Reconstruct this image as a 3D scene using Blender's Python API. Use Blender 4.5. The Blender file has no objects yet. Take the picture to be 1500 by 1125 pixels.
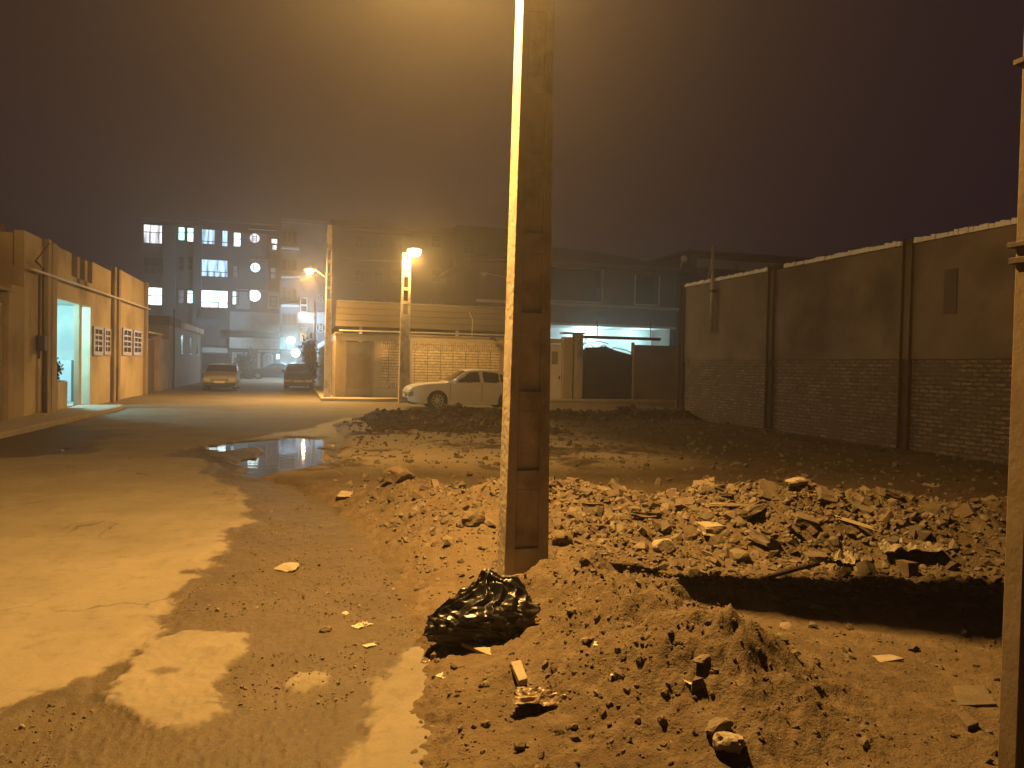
import bpy, bmesh, math, random
import numpy as np
from mathutils import Vector, Matrix
C = bpy.context.scene
R_ = math.radians
random.seed(7); rng = np.random.default_rng(7)

# ------------------------------------------------------------------ camera
F = 1126.0; YAW = R_(-15.9); PIT = R_(-1.3); ROLL = R_(1.2); EYE = 1.6
cam = bpy.data.cameras.new('camera'); cam.sensor_width = 36.0
cam.lens = 36.0 * F / 1500.0; cam.clip_start = 0.05; cam.clip_end = 600
camo = bpy.data.objects.new('camera', cam); C.collection.objects.link(camo)
RM = Matrix.Rotation(YAW, 3, 'Z') @ Matrix.Rotation(math.pi/2 + PIT, 3, 'X') @ Matrix.Rotation(ROLL, 3, 'Z')
camo.matrix_world = Matrix.Translation((0, 0, EYE)) @ RM.to_4x4()
C.camera = camo

def ray(px, py): return RM @ Vector(((px-750)/F, -(py-562.5)/F, -1.0))
def G(px, py, z=0.0):
    d = ray(px, py); t = (z-EYE)/d.z; return Vector((d.x*t, d.y*t, z))
def AX(px, py, X):
    d = ray(px, py); t = X/d.x; return Vector((X, d.y*t, EYE+d.z*t))
def AY(px, py, Y):
    d = ray(px, py); t = Y/d.y; return Vector((d.x*t, Y, EYE+d.z*t))

# ------------------------------------------------------------------ world, exposure
w = bpy.data.worlds.new('World'); C.world = w; w.use_nodes = True
nt = w.node_tree; nt.nodes.clear()
sky = nt.nodes.new('ShaderNodeTexSky'); sky.sky_type = 'NISHITA'; sky.sun_disc = False
sky.sun_elevation = R_(-6); sky.sun_rotation = R_(200)
b1 = nt.nodes.new('ShaderNodeBackground'); b1.inputs[1].default_value = 0.05
b2 = nt.nodes.new('ShaderNodeBackground'); b2.inputs[0].default_value = (0.0160, 0.0080, 0.0105, 1); b2.inputs[1].default_value = 1.0
ad = nt.nodes.new('ShaderNodeAddShader'); wo = nt.nodes.new('ShaderNodeOutputWorld')
nt.links.new(sky.outputs[0], b1.inputs[0]); nt.links.new(b1.outputs[0], ad.inputs[0])
nt.links.new(b2.outputs[0], ad.inputs[1]); nt.links.new(ad.outputs[0], wo.inputs[0])
vs = C.view_settings; C.display_settings.display_device = 'sRGB'
vs.view_transform = 'Standard'; vs.look = 'None'; vs.exposure = 0.12; vs.gamma = 1.0; vs.use_curve_mapping = False
C.cycles.max_bounces = 6; C.cycles.diffuse_bounces = 3; C.cycles.glossy_bounces = 3
C.cycles.transmission_bounces = 4; C.cycles.volume_bounces = 1; C.cycles.sample_clamp_indirect = 2.0
C.cycles.use_denoising = True; C.cycles.caustics_reflective = False; C.cycles.caustics_refractive = False
SODIUM = (1.0, 0.530, 0.128); CYAN = (0.50, 0.82, 1.0)
HAZE_DENSITY = 0.0040
LAMP_NEAR, LAMP_BACK, LAMP_CORNER, LAMP_FAR = 2850, 7200, 3600, 1200

# ------------------------------------------------------------------ materials
def mat(name, c1, c2=None, scale=4.0, rough=0.85, bump=0.0, bscale=None, metal=0.0, detail=6, coat=0.0, spec=0.35,
        stain=None, sscale=0.6, island=0.0, stretch=None):
    m = bpy.data.materials.new(name); m.use_nodes = True
    n = m.node_tree.nodes; l = m.node_tree.links; p = n['Principled BSDF']
    p.inputs['Roughness'].default_value = rough; p.inputs['Metallic'].default_value = metal
    p.inputs['Coat Weight'].default_value = coat; p.inputs['Specular IOR Level'].default_value = spec
    tc = n.new('ShaderNodeTexCoord'); vec = tc.outputs['Object']
    if stretch:
        mp = n.new('ShaderNodeMapping'); mp.inputs['Scale'].default_value = stretch; l.new(vec, mp.inputs[0]); vec = mp.outputs[0]
    no = n.new('ShaderNodeTexNoise'); no.inputs['Scale'].default_value = scale; no.inputs['Detail'].default_value = detail
    no.inputs['Roughness'].default_value = 0.62
    l.new(vec, no.inputs['Vector'])
    mx = n.new('ShaderNodeMix'); mx.data_type = 'RGBA'
    cr = n.new('ShaderNodeMapRange'); cr.inputs[1].default_value = 0.3; cr.inputs[2].default_value = 0.7
    l.new(no.outputs[0], cr.inputs[0]); l.new(cr.outputs[0], mx.inputs[0])
    mx.inputs[6].default_value = (*c1, 1); mx.inputs[7].default_value = (*(c2 or [v*0.75 for v in c1]), 1)
    col = mx.outputs[2]
    if stain:
        s = n.new('ShaderNodeTexNoise'); s.inputs['Scale'].default_value = sscale; s.inputs['Detail'].default_value = 8
        l.new(vec, s.inputs['Vector'])
        r = n.new('ShaderNodeMapRange'); r.inputs[1].default_value = 0.48; r.inputs[2].default_value = 0.66
        l.new(s.outputs[0], r.inputs[0])
        m2 = n.new('ShaderNodeMix'); m2.data_type = 'RGBA'; l.new(r.outputs[0], m2.inputs[0]); l.new(col, m2.inputs[6])
        m2.inputs[7].default_value = (*stain, 1); col = m2.outputs[2]
    if island:
        g = n.new('ShaderNodeNewGeometry'); hs = n.new('ShaderNodeHueSaturation')
        r = n.new('ShaderNodeMapRange'); r.inputs[3].default_value = 1-island; r.inputs[4].default_value = 1+island
        l.new(g.outputs['Random Per Island'], r.inputs[0]); l.new(r.outputs[0], hs.inputs['Value']); l.new(col, hs.inputs['Color']); col = hs.outputs[0]
    l.new(col, p.inputs['Base Color'])
    if bump:
        nb = n.new('ShaderNodeTexNoise'); nb.inputs['Scale'].default_value = bscale or scale*6; nb.inputs['Detail'].default_value = 5
        l.new(tc.outputs['Object'], nb.inputs['Vector'])
        b = n.new('ShaderNodeBump'); b.inputs['Strength'].default_value = 0.8; b.inputs['Distance'].default_value = bump
        l.new(nb.outputs[0], b.inputs['Height']); l.new(b.outputs[0], p.inputs['Normal'])
    m['p'] = 1
    return m

def brickmat(name, c1, c2, mortar, bw, bh, plane, msize=0.012, bump=0.008, rough=0.85, offset=0.5, var=None, bias=0.0, smear=None):
    m = bpy.data.materials.new(name); m.use_nodes = True
    n = m.node_tree.nodes; l = m.node_tree.links; p = n['Principled BSDF']; p.inputs['Roughness'].default_value = rough
    p.inputs['Specular IOR Level'].default_value = 0.3
    tc = n.new('ShaderNodeTexCoord'); sp = n.new('ShaderNodeSeparateXYZ'); cb = n.new('ShaderNodeCombineXYZ')
    l.new(tc.outputs['Object'], sp.inputs[0]); l.new(sp.outputs[{'x': 0, 'y': 1}[plane]], cb.inputs[0]); l.new(sp.outputs[2], cb.inputs[1])
    br = n.new('ShaderNodeTexBrick'); br.inputs['Scale'].default_value = 1.0; br.offset = offset
    br.inputs['Brick Width'].default_value = bw; br.inputs['Row Height'].default_value = bh
    br.inputs['Mortar Size'].default_value = msize; br.inputs['Mortar Smooth'].default_value = 0.3; br.inputs['Bias'].default_value = bias
    br.inputs['Color1'].default_value = (*c1, 1); br.inputs['Color2'].default_value = (*c2, 1); br.inputs['Mortar'].default_value = (*mortar, 1)
    no = n.new('ShaderNodeTexNoise'); no.inputs['Scale'].default_value = 9; no.inputs['Detail'].default_value = 6; l.new(tc.outputs['Object'], no.inputs['Vector'])
    if var:   # wobble the courses, as hand laid brick
        va = n.new('ShaderNodeVectorMath'); va.operation = 'MULTIPLY_ADD'
        l.new(no.outputs['Color'], va.inputs[0]); va.inputs[1].default_value = (var, var, 0); l.new(cb.outputs[0], va.inputs[2]); l.new(va.outputs[0], br.inputs['Vector'])
    else:
        l.new(cb.outputs[0], br.inputs['Vector'])
    mx = n.new('ShaderNodeMix'); mx.data_type = 'RGBA'; mx.blend_type = 'MULTIPLY'; mx.inputs[0].default_value = 1
    r = n.new('ShaderNodeMapRange'); r.inputs[1].default_value = .25; r.inputs[2].default_value = .75; r.inputs[3].default_value = .6; r.inputs[4].default_value = 1.25
    l.new(no.outputs[0], r.inputs[0]); l.new(br.outputs[0], mx.inputs[6]); l.new(r.outputs[0], mx.inputs[7]); l.new(mx.outputs[2], p.inputs['Base Color'])
    if smear:
        n2 = n.new('ShaderNodeTexNoise'); n2.inputs['Scale'].default_value = 1.6; n2.inputs['Detail'].default_value = 7; n2.inputs['Roughness'].default_value = .7; l.new(tc.outputs['Object'], n2.inputs['Vector'])
        r2 = n.new('ShaderNodeMapRange'); r2.inputs[1].default_value = .46; r2.inputs[2].default_value = .60; r2.inputs[4].default_value = .85; l.new(n2.outputs[0], r2.inputs[0])
        m3 = n.new('ShaderNodeMix'); m3.data_type = 'RGBA'; l.new(r2.outputs[0], m3.inputs[0]); l.new(mx.outputs[2], m3.inputs[6]); m3.inputs[7].default_value = (*smear, 1); l.new(m3.outputs[2], p.inputs['Base Color'])
    ma = n.new('ShaderNodeMath'); ma.operation = 'MULTIPLY_ADD'; l.new(br.outputs['Fac'], ma.inputs[0]); ma.inputs[1].default_value = -1.0; l.new(no.outputs[0], ma.inputs[2])
    b = n.new('ShaderNodeBump'); b.inputs['Distance'].default_value = bump; b.inputs['Strength'].default_value = 1
    l.new(ma.outputs[0], b.inputs['Height']); l.new(b.outputs[0], p.inputs['Normal'])
    return m

def emat(name, col, strength, pattern=None, lo=.12):
    m = bpy.data.materials.new(name); m.use_nodes = True
    n = m.node_tree.nodes; l = m.node_tree.links; n.clear()
    e = n.new('ShaderNodeEmission'); o = n.new('ShaderNodeOutputMaterial'); l.new(e.outputs[0], o.inputs[0])
    e.inputs[0].default_value = (*col, 1); e.inputs[1].default_value = strength
    if pattern:    # folds of a lit curtain (vertical) and things standing in the room
        tc = n.new('ShaderNodeTexCoord'); mp = n.new('ShaderNodeMapping'); mp.inputs['Scale'].default_value = (pattern, pattern, pattern*.12)
        no = n.new('ShaderNodeTexNoise'); no.inputs['Scale'].default_value = 1; no.inputs['Detail'].default_value = 3
        r = n.new('ShaderNodeMapRange'); r.inputs[1].default_value = .3; r.inputs[2].default_value = .68; r.inputs[3].default_value = strength*lo; r.inputs[4].default_value = strength*1.2
        l.new(tc.outputs['Object'], mp.inputs[0]); l.new(mp.outputs[0], no.inputs[0]); l.new(no.outputs[0], r.inputs[0]); l.new(r.outputs[0], e.inputs[1])
    m.cycles.emission_sampling = 'NONE'
    return m

def glassmat(name, col, rough=0.08):
    m = bpy.data.materials.new(name); m.use_nodes = True; p = m.node_tree.nodes['Principled BSDF']
    p.inputs['Base Color'].default_value = (*col, 1); p.inputs['Roughness'].default_value = rough; p.inputs['Specular IOR Level'].default_value = 0.6
    return m

M = {}
M['concrete'] = mat('pole concrete', (.50,.44,.35), (.40,.345,.275), 3, .9, .010, 24, stain=(.27,.23,.185), sscale=4.5, stretch=(1,1,.75))
M['cream'] = mat('cream render', (.50,.42,.30), (.42,.35,.25), 1.2, .9, .006, 30, stain=(.27,.21,.15), sscale=.5)
M['tan'] = mat('tan render', (.34,.27,.20), (.27,.21,.155), 1.0, .9, .008, 22, stain=(.20,.155,.12), sscale=.7)
M['dim'] = mat('dark render', (.13,.085,.075), (.095,.062,.056), .8, .9, .01, 12)
M['mud'] = mat('earth plaster', (.150,.118,.098), (.100,.078,.065), 1.1, .95, .035, 5, stain=(.068,.053,.045), sscale=.6)
M['rust'] = mat('brown steel', (.07,.045,.035), (.045,.03,.025), 6, .7, .003, 40)
M['white'] = mat('white paint', (.66,.63,.56), (.56,.53,.47), 5, .5, .001, 30)
M['offw'] = mat('off white wall', (.62,.62,.60), (.54,.55,.55), 1.5, .8, .003, 20, stain=(.45,.46,.47), sscale=1.2)
M['lilac'] = mat('grey stone cladding', (.17,.165,.20), (.13,.13,.16), .7, .8, .005, 10)
M['lilac2'] = mat('pale stone cladding', (.44,.45,.50), (.37,.38,.43), .8, .8, .005, 10)
M['purple'] = mat('dark cladding', (.15,.135,.15), (.115,.10,.12), .7, .8, .006, 8)
M['brownblk'] = mat('brown block', (.075,.058,.046), (.055,.043,.035), .5, .9, .01, 8)
M['sheet'] = mat('cream metal sheet', (.42,.35,.235), (.36,.30,.20), 3, .5, .001, 20)
M['black'] = mat('black metal', (.018,.016,.016), (.03,.026,.024), 6, .5, .002, 40)
M['dark'] = mat('dark opening', (.025,.020,.020), (.018,.015,.015), 3, .6)
M['roof'] = mat('roof sheet', (.10,.07,.055), (.075,.052,.042), 2, .8, .01, 20)
M['steel'] = mat('galvanised steel', (.32,.30,.27), (.24,.22,.2), 8, .5, .001, 50, metal=.3)
M['kerb'] = mat('kerb concrete', (.36,.32,.26), (.27,.235,.19), 5, .9, .008, 30)
M['leaf'] = mat('leaf', (.045,.075,.03), (.025,.045,.02), 9, .6, island=.4)
M['bark'] = mat('bark', (.09,.065,.045), (.06,.045,.03), 12, .9, .01, 30)
M['paintw'] = mat('white car paint', (.82,.79,.72), (.79,.76,.69), 1.2, .38, coat=.6, spec=.5)
M['paintk'] = mat('khaki car paint', (.34,.30,.20), (.31,.27,.18), 1.2, .42, coat=.5, spec=.5)
M['paintd'] = mat('dark car paint', (.014,.013,.017), (.011,.010,.014), 1.2, .4, coat=.25, spec=.3)
M['tyre'] = mat('tyre rubber', (.02,.02,.02), (.03,.03,.03), 20, .85)
M['rim'] = mat('alloy', (.58,.56,.52), (.50,.48,.45), 8, .35, metal=.15)
M['glass'] = glassmat('car glass', (.012,.012,.013))
M['winglass'] = glassmat('window glass', (.03,.03,.036), .12)
M['lens'] = glassmat('lamp lens', (.45,.43,.38), .15)
M['redlens'] = glassmat('red lens', (.30,.02,.015), .2)
M['trim'] = mat('black trim', (.02,.019,.018), (.028,.026,.025), 10, .6)
M['rooflens'] = emat('sodium lamp glow', (1.0,.72,.30), 40)
M['corelens'] = emat('sodium lamp core', (1.0,.80,.42), 60)
M['cyanlens'] = emat('cyan lamp glow', (.55,1.0,1.0), 25)
M['lit_white'] = emat('lit window white', (.74,.97,1.0), 3.6, 1.6, .38)
M['lit_curtain'] = emat('lit curtain', (.80,.84,.92), 2.2, 3.0)
M['lit_blue'] = emat('lit blue curtain', (.42,.66,.92), 2.0, 4.5)
M['lit_cyan'] = emat('lit cyan pane', (.45,1.0,.98), 3.2)
M['lit_warm'] = emat('lit warm pane', (1.0,.72,.36), 1.0)
M['lit_dim'] = emat('dim lit pane', (.55,.60,.72), .30, 5)
M['lit_pink'] = emat('lit pink pane', (.85,.42,.80), .8)
M['lit_shop'] = emat('lit shop front', (.30,.95,.92), 1.0, 1.2)
M['brick'] = brickmat('rough brick', (.215,.165,.132), (.105,.080,.064), (.078,.062,.052), .25, .085, 'y', .02, .05, var=.07, smear=(.098,.077,.063))
M['tileb'] = brickmat('pale slat tile', (.68,.57,.36), (.62,.51,.32), (.12,.09,.055), .58, .125, 'x', .013, .006, offset=0.0)
M['tilev'] = brickmat('pale soldier tile', (.58,.46,.28), (.50,.40,.25), (.17,.13,.08), .085, .5, 'x', .010, .005, offset=0.0)
M['tiley'] = brickmat('side wall tile', (.46,.38,.27), (.38,.31,.22), (.15,.12,.09), .30, .09, 'y', .012, .006, offset=0.0)

# ------------------------------------------------------------------ object helpers
def link(o): C.collection.objects.link(o); return o
def tag(o, label=None, cat=None, group=None, kind=None):
    for k, v in (('label', label), ('category', cat), ('group', group), ('kind', kind)):
        if v: o[k] = v
    return o
def thing(name, label, cat, loc=(0, 0, 0), rz=0.0, group=None):
    o = link(bpy.data.objects.new(name, None)); o.location = loc; o.rotation_euler = (0, 0, rz); o.empty_display_size = .2
    return tag(o, label, cat, group)
class MB:
    def __init__(s): s.v = []; s.f = []
    def add(s, vs, fs):
        k = len(s.v); s.v += [tuple(v) for v in vs]; s.f += [tuple(i+k for i in f) for f in fs]; return s
    def box(s, x0, x1, y0, y1, z0, z1):
        if x0 > x1: x0, x1 = x1, x0
        if y0 > y1: y0, y1 = y1, y0
        if z0 > z1: z0, z1 = z1, z0
        return s.add([(x0,y0,z0),(x1,y0,z0),(x1,y1,z0),(x0,y1,z0),(x0,y0,z1),(x1,y0,z1),(x1,y1,z1),(x0,y1,z1)],
              [(0,3,2,1),(4,5,6,7),(0,1,5,4),(1,2,6,5),(2,3,7,6),(3,0,4,7)])
    def hexa(s, p): return s.add(p, [(0,3,2,1),(4,5,6,7),(0,1,5,4),(1,2,6,5),(2,3,7,6),(3,0,4,7)])
    def prism(s, poly, axis, a, b):      # poly: 2-D outline, extruded from a to b along axis
        def P(u, v, t): return {'x': (t,u,v), 'y': (u,t,v), 'z': (u,v,t)}[axis]
        n = len(poly); vs = [P(u,v,a) for u,v in poly]+[P(u,v,b) for u,v in poly]
        fs = [tuple(range(n))[::-1], tuple(range(n,2*n))]+[(i,(i+1)%n,(i+1)%n+n,i+n) for i in range(n)]
        return s.add(vs, fs)
    def tube(s, pts, r, n=10, r1=None):
        pts = [Vector(p) for p in pts]; k = len(pts); vs = []; fs = []
        up = Vector((0,0,1))
        for i, p in enumerate(pts):
            d = (pts[min(i+1,k-1)]-pts[max(i-1,0)]).normalized()
            a = d.cross(up if abs(d.z) < .95 else Vector((1,0,0))).normalized(); b = d.cross(a)
            rr = r if r1 is None else r+(r1-r)*i/(k-1)
            vs += [p+(a*math.cos(2*math.pi*j/n)+b*math.sin(2*math.pi*j/n))*rr for j in range(n)]
        for i in range(k-1):
            fs += [(i*n+j, i*n+(j+1)%n, (i+1)*n+(j+1)%n, (i+1)*n+j) for j in range(n)]
        fs += [tuple(range(n))[::-1], tuple(range((k-1)*n, k*n))]
        return s.add(vs, fs)
    def lathe(s, prof, c, axis='z', n=24, caps=True):   # prof: (radius, height)
        vs = []; fs = []
        for r, h in prof:
            for j in range(n):
                a = 2*math.pi*j/n; u, v = r*math.cos(a), r*math.sin(a)
                vs.append({'z': (c[0]+u,c[1]+v,c[2]+h), 'y': (c[0]+u,c[1]+h,c[2]+v), 'x': (c[0]+h,c[1]+u,c[2]+v)}[axis])
        for i in range(len(prof)-1):
            fs += [(i*n+j, i*n+(j+1)%n, (i+1)*n+(j+1)%n, (i+1)*n+j) for j in range(n)]
        if caps: fs += [tuple(range(n))[::-1], tuple(range((len(prof)-1)*n, len(prof)*n))]
        return s.add(vs, fs)
    def build(s, name, m, parent=None, smooth=False, bevel=0.0):
        me = bpy.data.meshes.new(name); me.from_pydata(s.v, [], s.f)
        bm = bmesh.new(); bm.from_mesh(me); bmesh.ops.recalc_face_normals(bm, faces=bm.faces); bm.to_mesh(me); bm.free()
        me.materials.append(M[m] if isinstance(m, str) else m)
        if smooth: me.polygons.foreach_set('use_smooth', [True]*len(me.polygons))
        o = link(bpy.data.objects.new(name, me))
        if bevel:
            b = o.modifiers.new('bevel', 'BEVEL'); b.width = bevel; b.segments = 2; b.limit_method = 'ANGLE'
        if parent:                     # vertices are given in world space: keep them there
            o.parent = parent; o.matrix_parent_inverse = parent.matrix_basis.inverted()
        return o
def npmesh(name, V, Fa, m, parent=None, smooth=False, attrs=None):
    V = np.asarray(V, dtype=np.float32); Fa = np.asarray(Fa, dtype=np.int32); k = Fa.shape[1]
    me = bpy.data.meshes.new(name); me.vertices.add(len(V)); me.vertices.foreach_set('co', V.ravel())
    me.loops.add(Fa.size); me.loops.foreach_set('vertex_index', Fa.ravel())
    me.polygons.add(len(Fa)); me.polygons.foreach_set('loop_start', np.arange(0, Fa.size, k, dtype=np.int32))
    me.polygons.foreach_set('use_smooth', np.full(len(Fa), smooth))
    for an, av in (attrs or {}).items():
        a = me.attributes.new(an, 'FLOAT', 'POINT'); a.data.foreach_set('value', np.asarray(av, dtype=np.float32))
    me.update(); me.validate(); me.materials.append(M[m] if isinstance(m, str) else m)
    o = link(bpy.data.objects.new(name, me))
    if parent: o.parent = parent; o.matrix_parent_inverse = parent.matrix_basis.inverted()
    return o
def light(name, loc, power, col, radius=.1, parent=None, aim=None, cone=168, blend=.9):
    l = bpy.data.lights.new(name, 'SPOT' if aim else 'POINT'); l.energy = power; l.color = col; l.shadow_soft_size = radius
    o = link(bpy.data.objects.new(name, l)); o.location = loc
    if aim: l.spot_size = R_(cone); l.spot_blend = blend; o.rotation_euler = Vector(aim).to_track_quat('-Z', 'Y').to_euler()
    if parent: o.parent = parent; o.matrix_parent_inverse = parent.matrix_basis.inverted()
    return o

# ------------------------------------------------------------------ noise and distance fields
def hsh(ix, iy, s):
    h = (ix.astype(np.int64)*374761393 + iy.astype(np.int64)*668265263 + s*974634777) & 0x7fffffff
    h = ((h ^ (h >> 13))*1274126177) & 0x7fffffff
    return ((h ^ (h >> 16)) & 0xffff)/65535.0
def vn(x, y, s=0):
    ix = np.floor(x); iy = np.floor(y); fx = x-ix; fy = y-iy
    fx = fx*fx*fx*(fx*(fx*6-15)+10); fy = fy*fy*fy*(fy*(fy*6-15)+10)
    a = hsh(ix,iy,s); b = hsh(ix+1,iy,s); c = hsh(ix,iy+1,s); d = hsh(ix+1,iy+1,s)
    return (a+(b-a)*fx)*(1-fy)+(c+(d-c)*fx)*fy
def fbm(x, y, f, o=4, s=0, g=.5):
    r = 0; a = 1; t = 0
    for i in range(o):
        r = r+a*vn(x*f+i*17.3, y*f-i*9.1, s+i); t += a; a *= g; f *= 2.03
    return r/t
def ridge(x, y, f, o=3, s=0):
    r = 0; a = 1; t = 0
    for i in range(o):
        r = r+a*(1-np.abs(2*vn(x*f+i*11.7, y*f+i*5.3, s+i)-1)); t += a; a *= .5; f *= 2.1
    return r/t
def segd(x, y, P, closed=False):
    d = np.full(np.shape(x), 1e9); n = len(P)
    for i in range(n if closed else n-1):
        ax, ay = P[i][:2]; bx, by = P[(i+1) % n][:2]; dx, dy = bx-ax, by-ay
        t = np.clip(((x-ax)*dx+(y-ay)*dy)/(dx*dx+dy*dy+1e-12), 0, 1)
        d = np.minimum(d, np.hypot(x-ax-t*dx, y-ay-t*dy))
    return d
def inside(x, y, P):
    r = np.zeros(np.shape(x), bool); n = len(P)
    for i in range(n):
        ax, ay = P[i][:2]; bx, by = P[(i+1) % n][:2]
        r ^= ((ay > y) != (by > y)) & (x < (bx-ax)*(y-ay)/(by-ay+1e-12)+ax)
    return r
def sdf(x, y, P): return np.where(inside(x, y, P), 1, -1)*segd(x, y, P, True)    # positive inside
def ss(a, b, v): t = np.clip((v-a)/(b-a), 0, 1); return t*t*(3-2*t)
def GP(pts, z=0.0): return [tuple(G(a, b, z))[:2] for a, b in pts]

# outlines on the ground
LOT = GP([(595,1125),(618,1010),(622,940),(606,870),(558,800),(500,748),(440,714),(388,699),(438,689),(492,679),(506,660),(500,638),(492,622),(525,613)]) + [(2.6,22.4),(6,22.6),(12.6,22.7),(12.6,-2),(.55,-2),(.5,2)]
WET = GP([(-250,1120),(0,1058),(50,1028),(110,1008),(163,965),(188,942),(230,903),(288,850),(330,792),(352,762),(357,733),(338,714),(302,692),(316,681),(290,671),(244,666),(300,651),(360,641),(440,629),(505,612),(600,625),(700,720),(700,920),(600,962),(560,1000),(535,1125),(520,1300),(-250,1500)])
DRY = GP([(152,1035),(172,985),(215,940),(270,924),(330,921),(362,929),(354,952),(322,984),(313,1000),(320,1040),(290,1066),(232,1072),(190,1051)])
DRY2 = GP([(425,1000),(440,984),(478,978),(487,990),(465,1004),(435,1010)])
STAIN = GP([(214,984),(240,977),(268,979),(262,986),(232,991)])
WETSHADE = GP([(-160,705),(0,672),(60,668),(160,664),(130,655),(152,645),(232,634),(150,628),(70,622),(0,634),(-160,655)])  # far-left puddled ground, with the shade there painted in as wet tone
PUD = GP([(308,656),(330,648),(360,644),(420,640),(470,641),(492,650),(498,672),(480,684),(425,692),(385,700),(350,692),(362,682),(320,672)])
PUDIN = GP([(330,664),(350,655),(385,653),(392,662),(375,670),(345,671)])
PUD2 = GP([(74,657),(88,654),(106,656),(92,659)])
def P3(pts): return [tuple(G(a, b, z))[:2]+() for a, b, z in pts]
MOUND = P3([(800,850,.28),(868,822,.42),(915,872,.36),(960,935,.28),(1010,985,.20),(1065,1030,.12)])
MOUNDN = P3([(850,930,.25),(900,960,.22),(960,1040,.14),(1010,1090,.08)])
DITCH = P3([(1010,905,-.3),(1110,915,-.3),(1250,915,-.3),(1400,915,-.3),(1500,910,-.3)])
RUBB = P3([(800,740,.3),(900,735,.34),(1000,738,.36),(1120,742,.42),(1240,745,.40),(1360,750,.36),(1450,760,.34)])
RUBB2 = P3([(830,790,.15),(960,795,.18),(1100,790,.22),(1260,790,.24),(1400,800,.2)])
RUBL = P3([(590,712,.2),(650,735,.22),(720,745,.22)])
RUBL2 = P3([(620,770,.12),(690,790,.14)])
BERM = [(2.5,21.9),(3.6,22.0),(5,21.8),(6.8,22.1),(8.2,21.9),(10,22.2),(11.8,21.9)]
RAMP = P3([(1120,985,.05),(1200,1030,.05),(1330,1090,.04)])
POLE = G(771, 850, .12)
BAG = G(724, 942, .10)

def lot_h(x, y):
    s = sdf(x, y, LOT); wob = (fbm(x,y,2.2,4,3)-.5)*.5+(fbm(x,y,9,3,5)-.5)*.12; s = s+wob*np.minimum(1, .35+y*.03)+(fbm(x,y,24,3,6)-.5)*.13
    h = -.04+.10*ss(-.16, .22, s)+.05*ss(.3, 1.6, s)
    def bump(P, A, wd, pw=2.0):
        d = segd(x, y, P); return A*np.exp(-(d/wd)**pw)
    far = ss(8.5, 10.5, y)
    h = h-.10*far*ss(.8, 3, s)+.06*(fbm(x,y,.5,3,9)-.5)*far
    dm = segd(x, y, MOUND)
    m = .30*np.exp(-(dm/.34)**1.7)
    mn = bump(MOUNDN, .10, .5)
    rb = bump(RUBB, .26, .55, 2.4)*(.6+.8*fbm(x,y,1.6,3,21)); rb2 = bump(RUBB2, .20, .8)*(.6+.8*fbm(x,y,2.0,3,22))
    rl = bump(RUBL, .22, .5)+bump(RUBL2, .15, .45)
    bk = bump(BERM, .25, .50, 2.2)*(.45+1.1*fbm(x,y,1.1,4,31))
    rp = bump(RAMP, .06, .5)
    dt = -.13*np.exp(-(segd(x,y,DITCH)/.46)**2.4)
    bagd = np.hypot(x-BAG.x, y-BAG.y)
    edge = ss(0, .5, s)
    big = (m+mn+rb+rb2+rl+bk+rp+dt)*edge
    rough = .25+np.clip((m+mn)*3.5+(rb+rb2)*2.6+rl*3+bk*2.5, 0, 1.25)
    flat = 1-.65*far*(1-np.clip(bk*5, 0, 1))
    lump = (ridge(x,y,2.6,3,41)-.5)*.09+(fbm(x,y,5,5,43,.62)-.5)*.13+(ridge(x,y,9,3,52)-.55)*.03+(np.abs(fbm(x,y,16,3,47)-.5))*.045+(fbm(x,y,38,2,48)-.5)*.018
    foot = ss(.45, .7, y*0+segd(x, y, [(BAG.x, BAG.y)]*2))
    return h+big+lump*rough*flat*edge
def road_h(x, y):
    z = (fbm(x,y,.35,3,61)-.5)*.05+(fbm(x,y,6,3,62)-.5)*.010+(fbm(x,y,30,2,63)-.5)*.004
    sw = sdf(x, y, WET)+(fbm(x,y,3,4,64)-.5)*.35
    z = z-.018*ss(-.03, .04, sw)+ss(0,.1,sw)*(np.abs(fbm(x,y,22,3,65)-.5))*.03
    dr = np.maximum(sdf(x,y,DRY), sdf(x,y,DRY2))+(fbm(x,y,7,3,66)-.5)*.12
    z = z+.016*ss(-.02,.03,dr)
    p = sdf(x, y, PUD)+(fbm(x,y,1.8,4,67)-.5)*.9-.9*ss(-.2,.25,sdf(x,y,PUDIN)+(fbm(x,y,3,2,68)-.5)*.3)
    p = np.maximum(p, sdf(x,y,PUD2)+(fbm(x,y,3,3,69)-.5)*.3)
    near = ss(.9, -.2, segd(x, y, PUD, True)-1e-3)
    z = z*(1-.9*np.where(p > -.3, 1, 0)*ss(-.3, 0, p))-.055*ss(-.12, .2, p)
    return z

def hit(px, py, fn):
    d = ray(px, py); ts = np.linspace(1.2, 24, 3000)/math.hypot(d.x, d.y); zz = fn(d.x*ts, d.y*ts); below = EYE+d.z*ts < zz
    i = int(np.argmax(below)) if below.any() else 2999
    return Vector((d.x*ts[i], d.y*ts[i], float(zz[i])))
def polar(rs, az):
    A, Rr = np.meshgrid(az, rs); x = np.sin(A)*Rr; y = np.cos(A)*Rr
    n, k = Rr.shape; i = np.arange(n*k).reshape(n, k)
    f = np.stack([i[:-1,:-1], i[:-1,1:], i[1:,1:], i[1:,:-1]], -1).reshape(-1, 4)
    return x.ravel(), y.ravel(), f
rs = np.exp(np.arange(math.log(1.2), math.log(95), .0058)); az = np.radians(np.arange(-36, 66.01, .17))
gx, gy, gf = polar(rs, az)
def cull(f, keep): return f[keep[f].all(1)]
def compact(x, y, z, f, attrs):
    u = np.unique(f); mp = np.zeros(len(x), np.int64); mp[u] = np.arange(len(u))
    return np.stack([x[u],y[u],z[u]],1), mp[f], {k: v[u] for k, v in attrs.items()}

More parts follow.
